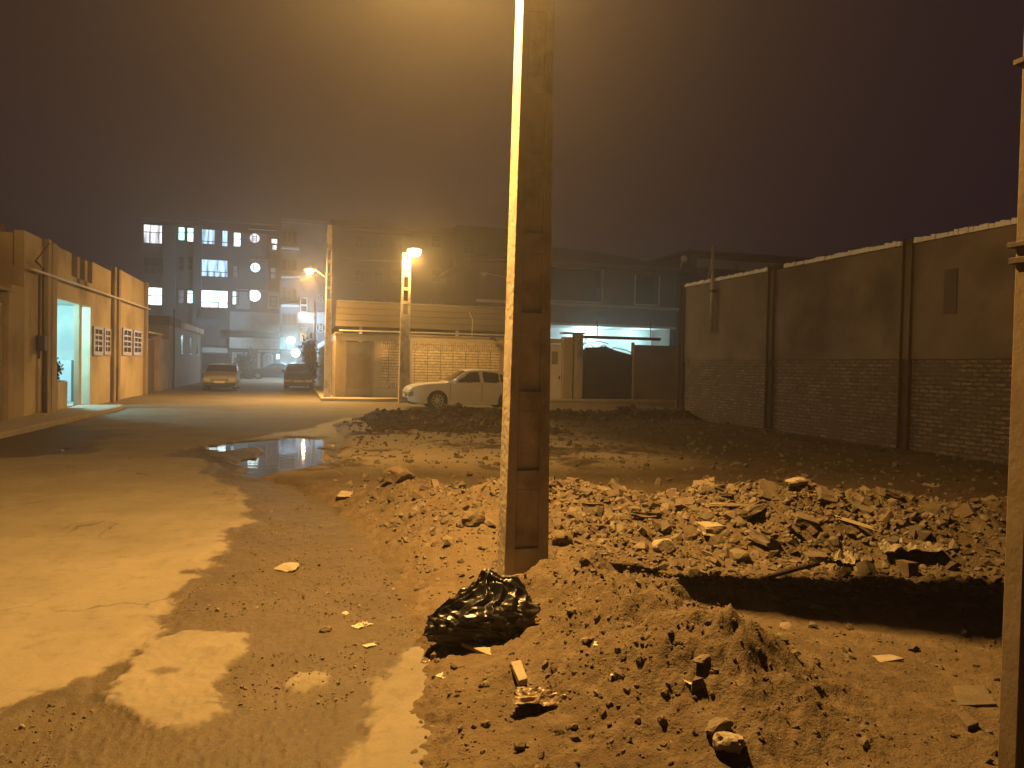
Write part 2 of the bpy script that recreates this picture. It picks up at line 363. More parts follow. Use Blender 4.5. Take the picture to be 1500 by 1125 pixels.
# road surface
keep = (gx > -6.6) & (gx < 30) & (gy < 92) & ~((gx > 1.9) & (gy > 34.6)) & (sdf(gx, gy, LOT) < .9)
f = cull(gf, keep); u = np.unique(f); xx, yy = gx[u], gy[u]
z = np.zeros(len(gx)); z[u] = road_h(xx, yy)
sw = np.full(len(gx), -1.0); 
sw[u] = np.maximum(sdf(xx,yy,WET)+(fbm(xx,yy,2.6,4,64)-.5)*.45+(fbm(xx,yy,14,3,70)-.5)*.14+(fbm(xx,yy,45,2,74)-.5)*.07, sdf(xx,yy,WETSHADE)+(fbm(xx,yy,1.2,4,71)-.5)*1.2)
dr = np.full(len(gx), -1.0); dr[u] = np.maximum(np.maximum(sdf(xx,yy,DRY), sdf(xx,yy,DRY2))+(fbm(xx,yy,7,4,66)-.5)*.16+(fbm(xx,yy,28,3,75)-.5)*.09, -9)
st = np.full(len(gx), -1.0); st[u] = sdf(xx,yy,STAIN)
wet = ss(-.02, .05, sw)*(1-ss(-.015, .03, dr)); wet = np.maximum(wet, .85*ss(-.02,.03,st))
damp = np.zeros(len(gx)); damp[u] = ss(-.7, .15, sdf(xx,yy,PUD)+(fbm(xx,yy,1.5,3,73)-.5)*.5)
V, Fc, at = compact(gx, gy, z, f, {'wet': wet, 'damp': damp})

def roadmat():
    m = bpy.data.materials.new('old asphalt under dust'); m.use_nodes = True
    n = m.node_tree.nodes; l = m.node_tree.links; p = n['Principled BSDF']; p.inputs['Specular IOR Level'].default_value = .25
    tc = n.new('ShaderNodeTexCoord')
    def noise(s, d=6, r=.6):
        q = n.new('ShaderNodeTexNoise'); q.inputs['Scale'].default_value = s; q.inputs['Detail'].default_value = d; q.inputs['Roughness'].default_value = r
        l.new(tc.outputs['Object'], q.inputs['Vector']); return q.outputs[0]
    def rng_(v, a, b, c, d):
        q = n.new('ShaderNodeMapRange'); l.new(v, q.inputs[0])
        for i, t in enumerate((a, b, c, d)): q.inputs[i+1].default_value = t
        return q.outputs[0]
    def mix(f, a, b):
        q = n.new('ShaderNodeMix'); q.data_type = 'RGBA'
        if isinstance(f, float): q.inputs[0].default_value = f
        else: l.new(f, q.inputs[0])
        for i, c in ((6, a), (7, b)):
            if isinstance(c, tuple): q.inputs[i].default_value = (*c, 1)
            else: l.new(c, q.inputs[i])
        return q.outputs[2]
    def attr(nm): q = n.new('ShaderNodeAttribute'); q.attribute_name = nm; return q.outputs['Fac']
    dry = mix(rng_(noise(1.1), .35, .65, 0, 1), (.172,.150,.118), (.136,.118,.092))
    dry = mix(rng_(noise(.35, 8), .48, .68, 0, .5), dry, (.0840,.0714,.0560))
    dry = mix(rng_(noise(5.5, 7, .7), .52, .70, 0, .6), dry, (.0875,.0742,.0574))
    dry = mix(rng_(noise(60, 3), .60, .70, 0, .3), dry, (.0630,.0532,.0420))
    dry = mix(rng_(noise(90, 2), .68, .72, 0, .6), dry, (.2240,.1960,.1540))
    wt = mix(rng_(noise(2.2), .35, .65, 0, 1), (.0650,.0485,.0320), (.0490,.0362,.0245))
    wt = mix(rng_(noise(26, 4, .7), .54, .68, 0, .45), wt, (.0880,.0690,.0480))
    wt = mix(rng_(noise(75, 2), .67, .71, 0, .4), wt, (.1680,.1400,.1120))
    wt = mix(attr('damp'), wt, (.0280,.0210,.0168))
    col = mix(attr('wet'), dry, wt); l.new(col, p.inputs['Base Color'])
    vo = n.new('ShaderNodeTexVoronoi'); vo.feature = 'DISTANCE_TO_EDGE'; vo.inputs['Scale'].default_value = .8
    va = n.new('ShaderNodeVectorMath'); va.operation = 'MULTIPLY_ADD'; nc = n.new('ShaderNodeTexNoise'); nc.inputs['Scale'].default_value = 2.5; nc.inputs['Detail'].default_value = 6; l.new(tc.outputs['Object'], nc.inputs['Vector'])
    l.new(nc.outputs['Color'], va.inputs[0]); va.inputs[1].default_value = (.55,.55,0); l.new(tc.outputs['Object'], va.inputs[2]); l.new(va.outputs[0], vo.inputs['Vector'])
    ck = n.new('ShaderNodeMath'); ck.operation = 'MULTIPLY'; l.new(rng_(vo.outputs['Distance'], .0, .012, .75, 0), ck.inputs[0]); l.new(rng_(noise(.7, 3), .50, .60, 0, 1), ck.inputs[1])
    l.new(mix(ck.outputs[0], col, (.035,.029,.023)), p.inputs['Base Color'])
    a = attr('wet'); l.new(rng_(a, 0, 1, .88, .62), p.inputs['Roughness'])
    b = n.new('ShaderNodeBump'); b.inputs['Distance'].default_value = .006; b.inputs['Strength'].default_value = .9
    ma = n.new('ShaderNodeMath'); ma.operation = 'MULTIPLY_ADD'; l.new(noise(48, 4), ma.inputs[0]); l.new(rng_(a, 0, 1, .45, 1.3), ma.inputs[1]); l.new(noise(9), ma.inputs[2])
    l.new(ma.outputs[0], b.inputs['Height']); l.new(b.outputs[0], p.inputs['Normal'])
    return m
tag(npmesh('road', V, Fc, roadmat(), smooth=True, attrs=at), kind='structure')

# earth of the empty lot
def dirtmat():
    m = bpy.data.materials.new('loose earth'); m.use_nodes = True
    n = m.node_tree.nodes; l = m.node_tree.links; p = n['Principled BSDF']; p.inputs['Roughness'].default_value = .95; p.inputs['Specular IOR Level'].default_value = .1
    tc = n.new('ShaderNodeTexCoord')
    def noise(s, d=6, r=.6):
        q = n.new('ShaderNodeTexNoise'); q.inputs['Scale'].default_value = s; q.inputs['Detail'].default_value = d; q.inputs['Roughness'].default_value = r
        l.new(tc.outputs['Object'], q.inputs['Vector']); return q.outputs[0]
    def layer(prev, v, a, b, c, amt=1.0):
        r = n.new('ShaderNodeMapRange'); l.new(v, r.inputs[0]); r.inputs[1].default_value = a; r.inputs[2].default_value = b; r.inputs[4].default_value = amt
        q = n.new('ShaderNodeMix'); q.data_type = 'RGBA'; l.new(r.outputs[0], q.inputs[0])
        if isinstance(prev, tuple): q.inputs[6].default_value = (*prev, 1)
        else: l.new(prev, q.inputs[6])
        q.inputs[7].default_value = (*c, 1); return q.outputs[2]
    c = layer((.1190,.0900,.0620), noise(1.3), .35, .65, (.0800,.0590,.0400))
    c = layer(c, noise(7, 5), .5, .7, (.1470,.1155,.0826), .7)
    c = layer(c, noise(40, 4, .7), .56, .7, (.0490,.0350,.0231), .7)
    c = layer(c, noise(110, 2), .68, .73, (.2100,.1750,.1330), .6)
    q = n.new('ShaderNodeAttribute'); q.attribute_name = 'moist_shade'
    c = layer(c, q.outputs['Fac'], 0, 1, (.0350,.0252,.0182), .85)
    q2 = n.new('ShaderNodeAttribute'); q2.attribute_name = 'dusty'; c = layer(c, q2.outputs['Fac'], 0, 1, (.5500,.4600,.3300), .9)  # very light tone paints lamplight onto the pale floor dust
    l.new(c, p.inputs['Base Color'])
    b = n.new('ShaderNodeBump'); b.inputs['Distance'].default_value = .02; b.inputs['Strength'].default_value = 1
    ma = n.new('ShaderNodeMath'); ma.operation = 'MULTIPLY_ADD'; l.new(noise(95, 4), ma.inputs[0]); ma.inputs[1].default_value = .4; l.new(noise(28, 5, .65), ma.inputs[2])
    l.new(ma.outputs[0], b.inputs['Height']); l.new(b.outputs[0], p.inputs['Normal'])
    return m
keep = (gx > -3) & (gx < 13) & (gy < 24) & (sdf(gx, gy, LOT) > -.35)
f = cull(gf, keep); u = np.unique(f); xx, yy = gx[u], gy[u]
z = np.zeros(len(gx)); z[u] = lot_h(xx, yy)
mo = np.zeros(len(gx)); mo[u] = np.clip(.75*np.exp(-(segd(xx,yy,BERM)/.9)**2)+.6*ss(.2,-.05,sdf(xx,yy,LOT)-.1)*ss(9.5,11,yy)+.8*np.exp(-(np.hypot(xx-G(515,655).x,yy-G(515,655).y)/.7)**2), 0, 1)  # damp earth by the puddle; the berm's shadow side is painted dark too
dust_lit = np.zeros(len(gx)); dust_lit[u] = ss(.34,.56,fbm(xx,yy,1.3,5,91)*.75+.25*fbm(xx,yy,9,3,92)+.06)*ss(10.5,13,yy)*ss(21.6,20.8,yy)*ss(8,5.2,xx)  # pale dust, brightened where lamplight is painted into the lot floor
V, Fc, at = compact(gx, gy, z, f, {'moist_shade': mo, 'dusty': dust_lit})
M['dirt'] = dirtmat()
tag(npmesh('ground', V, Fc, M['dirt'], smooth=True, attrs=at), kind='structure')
mb = MB().box(-75, 95, -14, 118, -.95, -.62); tag(mb.build('terrain', 'mud'), kind='structure')

# water lying in the potholes
def watermat():
    m = bpy.data.materials.new('muddy water'); m.use_nodes = True; n = m.node_tree.nodes; l = m.node_tree.links; p = n['Principled BSDF']
    p.inputs['Base Color'].default_value = (.016,.012,.010,1); p.inputs['Roughness'].default_value = .03; p.inputs['IOR'].default_value = 1.33
    p.inputs['Specular IOR Level'].default_value = .9
    tc = n.new('ShaderNodeTexCoord'); no = n.new('ShaderNodeTexNoise'); no.inputs['Scale'].default_value = 5; l.new(tc.outputs['Object'], no.inputs['Vector'])
    b = n.new('ShaderNodeBump'); b.inputs['Distance'].default_value = .0012; l.new(no.outputs[0], b.inputs['Height']); l.new(b.outputs[0], p.inputs['Normal'])
    return m
wm = watermat()
def water(P, grow, zz):
    cx = sum(p[0] for p in P)/len(P); cy = sum(p[1] for p in P)/len(P)
    me = MB().add([(cx+(x-cx)*grow, cy+(y-cy)*grow, zz) for x, y in P], [tuple(range(len(P)))])
    tag(me.build('puddle', wm), kind='structure')
water(PUD, 1.25, -.034); water(PUD2, 1.5, -.034)

# ------------------------------------------------------------------ stones, gravel and rubble
def ico():
    t = (1+5**.5)/2
    v = np.array([(-1,t,0),(1,t,0),(-1,-t,0),(1,-t,0),(0,-1,t),(0,1,t),(0,-1,-t),(0,1,-t),(t,0,-1),(t,0,1),(-t,0,-1),(-t,0,1)], float); v /= np.linalg.norm(v[0])
    f = np.array([(0,11,5),(0,5,1),(0,1,7),(0,7,10),(0,10,11),(1,5,9),(5,11,4),(11,10,2),(10,7,6),(7,1,8),(3,9,4),(3,4,2),(3,2,6),(3,6,8),(3,8,9),(4,9,5),(2,4,11),(6,2,10),(8,6,7),(9,8,1)])
    return v, f
def cube(): 
    v = np.array([(-1,-1,-1),(1,-1,-1),(1,1,-1),(-1,1,-1),(-1,-1,1),(1,-1,1),(1,1,1),(-1,1,1)], float)
    f = np.array([(0,3,2),(0,2,1),(4,5,6),(4,6,7),(0,1,5),(0,5,4),(1,2,6),(1,6,5),(2,3,7),(2,7,6),(3,0,4),(3,4,7)])
    return v, f
def rots(n, tilt):
    a = rng.uniform(0, 2*np.pi, n); b = rng.normal(0, tilt, n); c = rng.normal(0, tilt, n)
    ca,sa,cb,sb,cc,sc = np.cos(a),np.sin(a),np.cos(b),np.sin(b),np.cos(c),np.sin(c); o = np.ones(n); zr = np.zeros(n)
    Z = np.stack([ca,-sa,zr,sa,ca,zr,zr,zr,o],1).reshape(n,3,3); X = np.stack([o,zr,zr,zr,cb,-sb,zr,sb,cb],1).reshape(n,3,3); Y = np.stack([cc,zr,sc,zr,o,zr,-sc,zr,cc],1).reshape(n,3,3)
    return Z@X@Y
def scatter(name, pts, sizes, asp, tmpl, m, jit=.25, tilt=.5, sink=.25):
    v, f = tmpl; n = len(pts); k = len(v)
    vv = v[None]*(1+rng.normal(0, jit, (n, k, 1)))+rng.normal(0, jit*.4, (n, k, 3))
    a = np.stack([rng.uniform(lo, hi, n) for lo, hi in asp], 1)
    vv = vv*a[:,None,:]*sizes[:,None,None]
    vv = np.einsum('nij,nkj->nki', rots(n, tilt), vv)
    p = pts.copy(); p[:,2] += sizes*a[:,2]*(1-2*sink)
    V = (vv+p[:,None,:]).reshape(-1, 3); Fa = (f[None]+(np.arange(n)*k)[:,None,None]).reshape(-1, 3)
    return tag(npmesh(name, V, Fa, m), kind='stuff')
def along(P, n, wd, hf):
    P = np.array([p[:2] for p in P]); L = np.r_[0, np.cumsum(np.hypot(*np.diff(P, axis=0).T))]
    t = rng.uniform(0, L[-1], n); x = np.interp(t, L, P[:,0])+rng.normal(0, wd, n); y = np.interp(t, L, P[:,1])+rng.normal(0, wd, n)
    return x, y
def onlot(x, y, lim=.1):
    k = (sdf(x, y, LOT) > lim) & (x < 12) & (np.hypot(x-POLE.x, y-POLE.y) > .22) & (np.hypot(x-BAG.x, y-BAG.y) > .3); x, y = x[k], y[k]
    return np.stack([x, y, lot_h(x, y)], 1)
M['stone'] = mat('pale broken stone', (.133,.108,.081), (.087,.070,.050), 9, .95, .006, 60, island=.35)
M['clod'] = mat('earth clod', (.108,.082,.056), (.077,.057,.039), 14, .95, .012, 50, island=.3)
M['brickbit'] = mat('broken brick', (.115,.085,.062), (.073,.055,.040), 9, .95, .008, 50, island=.4)
M['gravelm'] = mat('gravel', (.147,.122,.098), (.105,.084,.066), 20, .8, .003, 80, island=.5)
M['pale'] = mat('pale plaster', (.266,.231,.178), (.203,.171,.133), 9, .9, .006, 50)
# rubble bank
x1, y1 = along(RUBB, 1500, .42, 0); x2, y2 = along(RUBB2, 1200, .50, 0); x3, y3 = along(RUBL, 160, .42, 0)
p = onlot(np.r_[x1,x2,x3], np.r_[y1,y2,y3]); s = np.clip(rng.lognormal(-4.35, .6, len(p)), .006, .06)
scatter('rubble', p, s, ((.8,1.5),(.5,1.0),(.25,.7)), cube(), M['brickbit'], .11, .5, .42)
x1, y1 = along(RUBB, 4600, .50, 0); x2, y2 = along(RUBB2, 4200, .60, 0); x3, y3 = along(RUBL, 450, .55, 0); x4, y4 = along(RUBL2, 350, .5, 0)
p = onlot(np.r_[x1,x2,x3,x4], np.r_[y1,y2,y3,y4]); s = np.clip(rng.lognormal(-4.6, .75, len(p)), .004, .07)
scatter('rubble_stones', p, s, ((.8,1.3),(.6,1.1),(.45,.9)), ico(), M['stone'], .2, .6, .42)
# clods on the mound and everywhere on the near earth
x1, y1 = along(MOUND, 1300, .45, 0); x2, y2 = along(MOUNDN, 1300, .6, 0); x3 = rng.uniform(.4, 5, 3600); y3 = rng.uniform(1.8, 7, 3600)
p = onlot(np.r_[x1,x2,x3], np.r_[y1,y2,y3], .02); s = np.clip(rng.lognormal(-5.35, .75, len(p)), .0025, .04)
scatter('earth_clods', p, s, ((.8,1.3),(.7,1.1),(.5,.9)), ico(), M['clod'], .16, .6, .46)
x1 = rng.uniform(.5, 12, 3800); y1 = rng.uniform(3, 21.5, 3800)
p = onlot(x1, y1, .15); s = np.clip(rng.lognormal(-4.1, .6, len(p)), .006, .06)*(.6+.05*p[:,1])
scatter('scattered_stones', p, s, ((.8,1.4),(.6,1.1),(.4,.8)), ico(), M['stone'], .2, .5, .3)
x1, y1 = along(BERM, 900, .45, 0); x2 = rng.uniform(1.8, 6.5, 1500); y2 = rng.uniform(17.5, 21.4, 1500)
p = onlot(np.r_[x1,x2], np.r_[y1,y2], .1); s = np.clip(rng.lognormal(-3.2, .5, len(p)), .02, .12)
scatter('berm_clods', p, s, ((.8,1.3),(.7,1.1),(.4,.8)), ico(), M['clod'], .2, .5, .35)
# gravel and grit on the wet, broken asphalt
x1 = rng.uniform(-1.6, 1.6, 13000); y1 = 1.8+rng.beta(1.2, 2.0, 13000)*9
k = (sdf(x1,y1,WET) > .04) & (sdf(x1,y1,LOT) < .25) & (sdf(x1,y1,DRY) < -.03) & (fbm(x1,y1,1.7,3,81) > .48); x1, y1 = x1[k], y1[k]
p = np.stack([x1,y1,road_h(x1,y1)],1); s = np.clip(rng.lognormal(-5.35, .45, len(p)), .002, .018)
scatter('gravel', p, s, ((.8,1.3),(.7,1.1),(.5,.9)), ico(), M['gravelm'], .18, .6, .3)

def rock(name, px, py, size, label, cat='stone', m='pale', asp=(1,.8,.6), seed=1, z0=None, rz=0.0, sub=3, amp=.3, road=False, sink=.15):
    g = hit(px, py, road_h if road else lot_h); h = g.z
    bm = bmesh.new(); bmesh.ops.create_icosphere(bm, subdivisions=sub, radius=1)
    r = random.Random(seed); planes = [(Vector((r.gauss(0,1), r.gauss(0,1), r.gauss(0,1))).normalized(), r.uniform(.55,.9)) for _ in range(9)]
    for v in bm.verts:
        for nn, d in planes:
            t = v.co.dot(nn)
            if t > d: v.co -= nn*(t-d)
        v.co *= 1+amp*.18*r.gauss(0,1)
        v.co = Vector((v.co.x*asp[0], v.co.y*asp[1], v.co.z*asp[2]))*size
    me = bpy.data.meshes.new(name); bm.to_mesh(me); bm.free(); me.materials.append(M[m])
    o = link(bpy.data.objects.new(name, me)); o.location = (g.x, g.y, h+size*asp[2]*(1-2*sink)*.6); o.rotation_euler = (0,0,rz)
    return tag(o, label, cat)
rock('stone', 971, 806, .085, 'round pale stone, larger of the two at the foot of the rubble bank', asp=(1.1,.9,.8), seed=3, amp=.08)
rock('stone', 1083, 818, .085, 'smooth oval stone in the rubble right of the round pale stone', m='stone', asp=(1.2,.9,.65), seed=5, amp=.08)
rock('stone', 1068, 1098, .062, 'bright jagged lump of plaster at the bottom edge of the dirt', asp=(1,.8,.8), seed=8, amp=.4)
rock('stone', 1052, 1072, .05, 'grey angular stone just behind the bright plaster lump', m='stone', asp=(1.3,.9,.6), seed=9)
rock('stone', 421, 833, .11, 'flat pale chunk lying alone on the wet asphalt', 'stone', asp=(1.0,1.2,.26), seed=11, road=True, amp=.1)
rock('stone', 505, 728, .10, 'pale stone at the dirt edge beyond the wet asphalt', asp=(1.3,.9,.5), seed=13)
rock('stone', 585, 703, .15, 'big broken lump of earth beyond the wet road edge', 'earth lump', m='clod', asp=(1.3,1,.75), seed=15, amp=.2)
rock('stone', 692, 770, .11, 'dark hollow stone left of the near concrete pole', m='clod', asp=(1.1,.8,.9), seed=17)
rock('stone', 823, 795, .085, 'dark clod right beside the near concrete pole', 'clod', m='clod', asp=(1,1,.9), seed=19)
rock('stone', 1165, 712, .085, 'small white block on top of the rubble bank', asp=(1.4,.8,.6), seed=21)
rock('stone', 477, 925, .035, 'small grey stone on wet asphalt left of the foil scraps', m='stone', asp=(1.2,.9,.6), seed=23, road=True)
rock('stone', 1030, 970, .04, 'small pale stone beside the deep shadow', m='stone', asp=(1.2,.9,.6), seed=25)

def slab(name, pts, thick, m, label, cat, z0=None, tilt=0, bev=.004):
    # outline in picture points laid on the earth at their own place
    m_ = hit(sum(p[0] for p in pts)/len(pts), sum(p[1] for p in pts)/len(pts), lot_h); h = m_.z-.004
    c = [G(a, b, h+thick) for a, b in pts]
    o = MB().prism([(p.x, p.y) for p in c], 'z', h, h+thick).build(name, m, bevel=bev)
    return tag(o, label, cat)
M['wood'] = mat('pale raw wood', (.294,.238,.147), (.238,.189,.115), 6, .8, .002, 40, stretch=(1,1,6))
slab('wood_offcut', [(676,941),(684,935),(722,949),(720,959),(714,958)], .022, 'wood', 'pale narrow wood offcut lying against the front of the rubbish bag', 'wood offcut')
blk = slab('plaster_block', [(748,969),(763,966),(773,993),(760,997)], .03, 'pale', 'small white block with dark pits in the dirt right of the rubbish bag', 'block')
slab('floor_tile', [(1396,1004),(1442,1003),(1460,1031),(1404,1033)], .02, 'stone', 'square brown tile lying flat at the foot of the right hand post', 'tile')
slab('brick', [(1402,1044),(1414,1040),(1434,1058),(1418,1064)], .03, 'brickbit', 'dark half brick in front of the square brown tile', 'brick')
slab('stone_shard', [(1275,960),(1305,958),(1325,964),(1290,970)], .012, 'pale', 'thin pale shard at the near rim of the dark ditch', 'shard')

def crumple(name, px, py, size, asp, m, label, cat, seed, rz=0, road=False, z=None, tag_=True, f=2.2):
    g = hit(px, py, road_h if road else lot_h); h = g.z
    n = 34; u, v = np.meshgrid(np.linspace(-1,1,n), np.linspace(-1,1,n)); u = u.ravel(); v = v.ravel()
    rr = 1-.22*vn(np.arctan2(v,u)*1.6+9, u*0, seed)
    hz = (np.abs(fbm(u+seed,v,f,3,seed)-.5)*2.2+.6*ridge(u+seed,v,f*.8,2,seed+5)-.5)*(1-.6*(u*u+v*v)*.5)
    V = np.stack([u*asp[0]*rr+.15*asp[0]*(fbm(u,v,3,2,seed+7)-.5), v*asp[1]*rr+.15*asp[1]*(fbm(u,v,3,2,seed+8)-.5), np.maximum(hz,-.05)*asp[2]], 1)*size
    i = np.arange(n*n).reshape(n,n); Fa = np.stack([i[:-1,:-1],i[:-1,1:],i[1:,1:],i[1:,:-1]],-1).reshape(-1,4)
    o = npmesh(name, V, Fa, m); o.location = (g.x, g.y, h+(.003 if road else -.012)); o.rotation_euler = (0,0,rz)
    s = o.modifiers.new('solid', 'SOLIDIFY'); s.thickness = .003
    return tag(o, label, cat)
M['foil'] = mat('cream paper', (.55,.49,.38), (.44,.39,.30), 8, .5, .002, 60)
M['plastic'] = mat('dirty white plastic', (.238,.210,.168), (.119,.101,.077), 6, .5, .003, 50)
M['sack'] = mat('dusty clear plastic', (.210,.161,.112), (.133,.098,.066), 9, .35, .004, 60)
crumple('plastic_sack', 812, 1020, .13, (1.5,.8,.5), 'sack', 'crumpled dusty plastic sack half buried in the near dirt', 'plastic sack', 3, R_(-20))
crumple('plastic_scrap', 700, 1000, .0, (1,1,1), 'sack', 'x', 'x', 4) if 0 else None
crumple('paper_scrap', 530, 917, .05, (1.3,.7,.4), 'foil', 'torn cream paper scrap on the wet asphalt, nearer the dirt', 'paper', 6, .6, road=True)
crumple('paper_scrap', 541, 947, .032, (1.2,.7,.35), 'foil', 'little folded cream scrap in front of the torn paper scrap', 'paper', 7, .3, road=True)
crumple('paper_scrap', 507, 899, .028, (1,.9,.5), 'foil', 'tiny white scrap behind the torn paper scrap on wet asphalt', 'paper', 8, 1.0, road=True)
crumple('plastic_bag', 1245, 815, .17, (1.3,.9,.6), 'plastic', 'dirty white plastic bag crumpled low in the rubble', 'plastic bag', 9, .3)
crumple('plastic_bag', 1325, 800, .21, (1.3,.9,.6), 'plastic', 'torn pale plastic sheet on the rubble near the right hand post', 'plastic sheet', 10, -.2)
crumple('plastic_bag', 1362, 712, .12, (.6,1.1,.9), 'plastic', 'white plastic scrap high on the far right of the rubble bank', 'plastic scrap', 12, .1)
crumple('paper_scrap', 655, 985, .04, (1.3,.8,.4), 'foil', 'cream wrapper scrap in the dirt in front of the rubbish bag', 'paper', 14, .4)

for k, (px, py) in enumerate([(735,962),(660,1004),(880,942),(1050,1040),(870,1000),(1245,1012),(1310,1000),(690,1030),(830,958),(930,1062),(625,965),(1010,1000),(985,1085),(770,1060),(905,985),(1140,1075)]):
    crumple('litter_scrap', px, py, .016+.016*((k*7) % 5)/5, (1.2,.8,.4), 'foil', 'tiny pale scrap of litter strewn over the near dirt mound', 'litter', 30+k, k*1.3, f=1.5)['group'] = 'pale litter scraps on the near dirt'
# bigger broken slabs and sticks in the rubble bank
def debris(px, py, sx, sy, sz, m, nm, label, cat, group, seed):
    g = hit(px, py, lot_h); r = random.Random(seed); bm = bmesh.new(); bmesh.ops.create_cube(bm, size=2)
    bmesh.ops.subdivide_edges(bm, edges=bm.edges[:], cuts=3, use_grid_fill=True)
    for v in bm.verts:
        e = sum(abs(c) > .98 for c in v.co); k = .10 if e >= 2 else .03
        v.co = Vector((v.co.x*(1+k*r.gauss(0,1)), v.co.y*(1+k*r.gauss(0,1)), v.co.z*(1+.08*r.gauss(0,1))))
        if v.co.x > .4 and nm != 'timber_stick': v.co.x -= .35*(v.co.y+1)*r.uniform(.8,1.1)*(seed % 3)/2
        v.co = Vector((v.co.x*sx, v.co.y*sy, v.co.z*sz))
    me = bpy.data.meshes.new(nm); bm.to_mesh(me); bm.free(); me.materials.append(M[m]); o = link(bpy.data.objects.new(nm, me))
    o.location = (g.x, g.y, g.z+sz*.7+sx*.12); o.rotation_euler = (r.gauss(0,.35), r.gauss(0,.30), r.uniform(0,6.3)); return tag(o, label, cat, group)
for k, (px, py) in enumerate([(868,748),(905,722),(948,760),(1003,742),(1047,722),(1098,758),(1128,728),(1180,770),(1215,735),(1262,752),(1300,728),(1120,800),(1040,780),(1195,825),(760+110,780)]):
    r = random.Random(k); debris(px, py, r.uniform(.06,.13), r.uniform(.05,.10), r.uniform(.018,.04), ('brickbit','stone','pale')[k % 7 % 3 if k % 4 == 0 else k % 2], 'flat_stone', 'flat broken stone lying among the smaller rubble of the bank', 'stone', 'flat stones in the rubble bank', k)
for k, (px, py) in enumerate([(1075,745),(1150,765),(1145,848),(1240,770)]):
    r = random.Random(k+50); debris(px, py, r.uniform(.14,.26), .014, .012, 'wood' if k % 3 == 0 else 'brickbit', 'timber_stick', 'thin broken stick poking out of the rubble bank', 'stick', 'sticks in the rubble bank', k+50)
# black rubbish bag
def bag():
    h = float(lot_h(np.array([BAG.x]), np.array([BAG.y]))[0])
    bm = bmesh.new(); bmesh.ops.create_icosphere(bm, subdivisions=7, radius=1)
    co = np.array([v.co[:] for v in bm.verts]); x, y, z = co.T
    r0 = np.random.default_rng(21)
    r = np.full(len(co), 1.12)                      # slack film pulled into flat facets by what is inside
    for _ in range(64):
        nn = r0.normal(0, 1, 3); nn /= np.linalg.norm(nn); d = r0.uniform(.70, .97); dt = co@nn
        r = np.where(dt > .15, np.minimum(r, d/np.maximum(dt, .15)), r)
    # sharp pleats running from the tied neck
    nk = np.array([.05, .15, .98]); nk /= np.linalg.norm(nk); d = np.arccos(np.clip(co@nk, -1, 1)); ph = np.arctan2(y-.1, x-.05)
    wob = fbm(d*1.5, ph*.8, 1.3, 3, 4)*1.6
    pl = np.abs(((ph*1.9+wob) % 1)*2-1)**1.6
    pl2 = ridge(x*1.1+z*.8, y*1.1-z*.9, 2.3, 3, 9)**3
    r = r*(1+.24*(pl-.5)*np.exp(-d*.45)*np.clip(d*3, 0, 1)+.16*(pl2-.3))
    X = x*r*.335; Y = y*r*.22; Z = z*r*.20
    top = np.exp(-(d/.30)**2); Z = Z+top*.075*(1+.5*np.sin(ph*5)); X = X*(1-.2*top)-top*.03
    lf = np.clip(-x-.30, 0, 1); X = X-lf*.13; Z = Z-lf*.09-lf*lf*.05; Y = Y*(1-.35*lf)
    Z = np.maximum(Z, -.125+.012*pl2)
    for v, a in zip(bm.verts, np.stack([X,Y,Z],1)): v.co = a
    me = bpy.data.meshes.new('rubbish_bag'); bm.to_mesh(me); bm.free()
    me.polygons.foreach_set('use_smooth', [True]*len(me.polygons))
    m = bpy.data.materials.new('black polythene'); m.use_nodes = True; n = m.node_tree.nodes; l = m.node_tree.links; p = n['Principled BSDF']
    p.inputs['Base Color'].default_value = (.010,.009,.010,1); p.inputs['Roughness'].default_value = .36; p.inputs['Specular IOR Level'].default_value = .5
    tc = n.new('ShaderNodeTexCoord'); no = n.new('ShaderNodeTexNoise'); no.inputs['Scale'].default_value = 5; no.inputs['Detail'].default_value = 2; no.inputs['Distortion'].default_value = 1.2
    l.new(tc.outputs['Object'], no.inputs['Vector']); b = n.new('ShaderNodeBump'); b.inputs['Distance'].default_value = .014; b.inputs['Strength'].default_value = .9
    l.new(no.outputs[0], b.inputs['Height']); l.new(b.outputs[0], p.inputs['Normal'])
    me.materials.append(m); o = link(bpy.data.objects.new('rubbish_bag', me)); o.location = (BAG.x, BAG.y+.12, h+.10); o.rotation_euler = (0,0,YAW+.1)
    tag(o, 'black plastic rubbish bag slumped at the foot of the near concrete pole', 'rubbish bag')
bag()

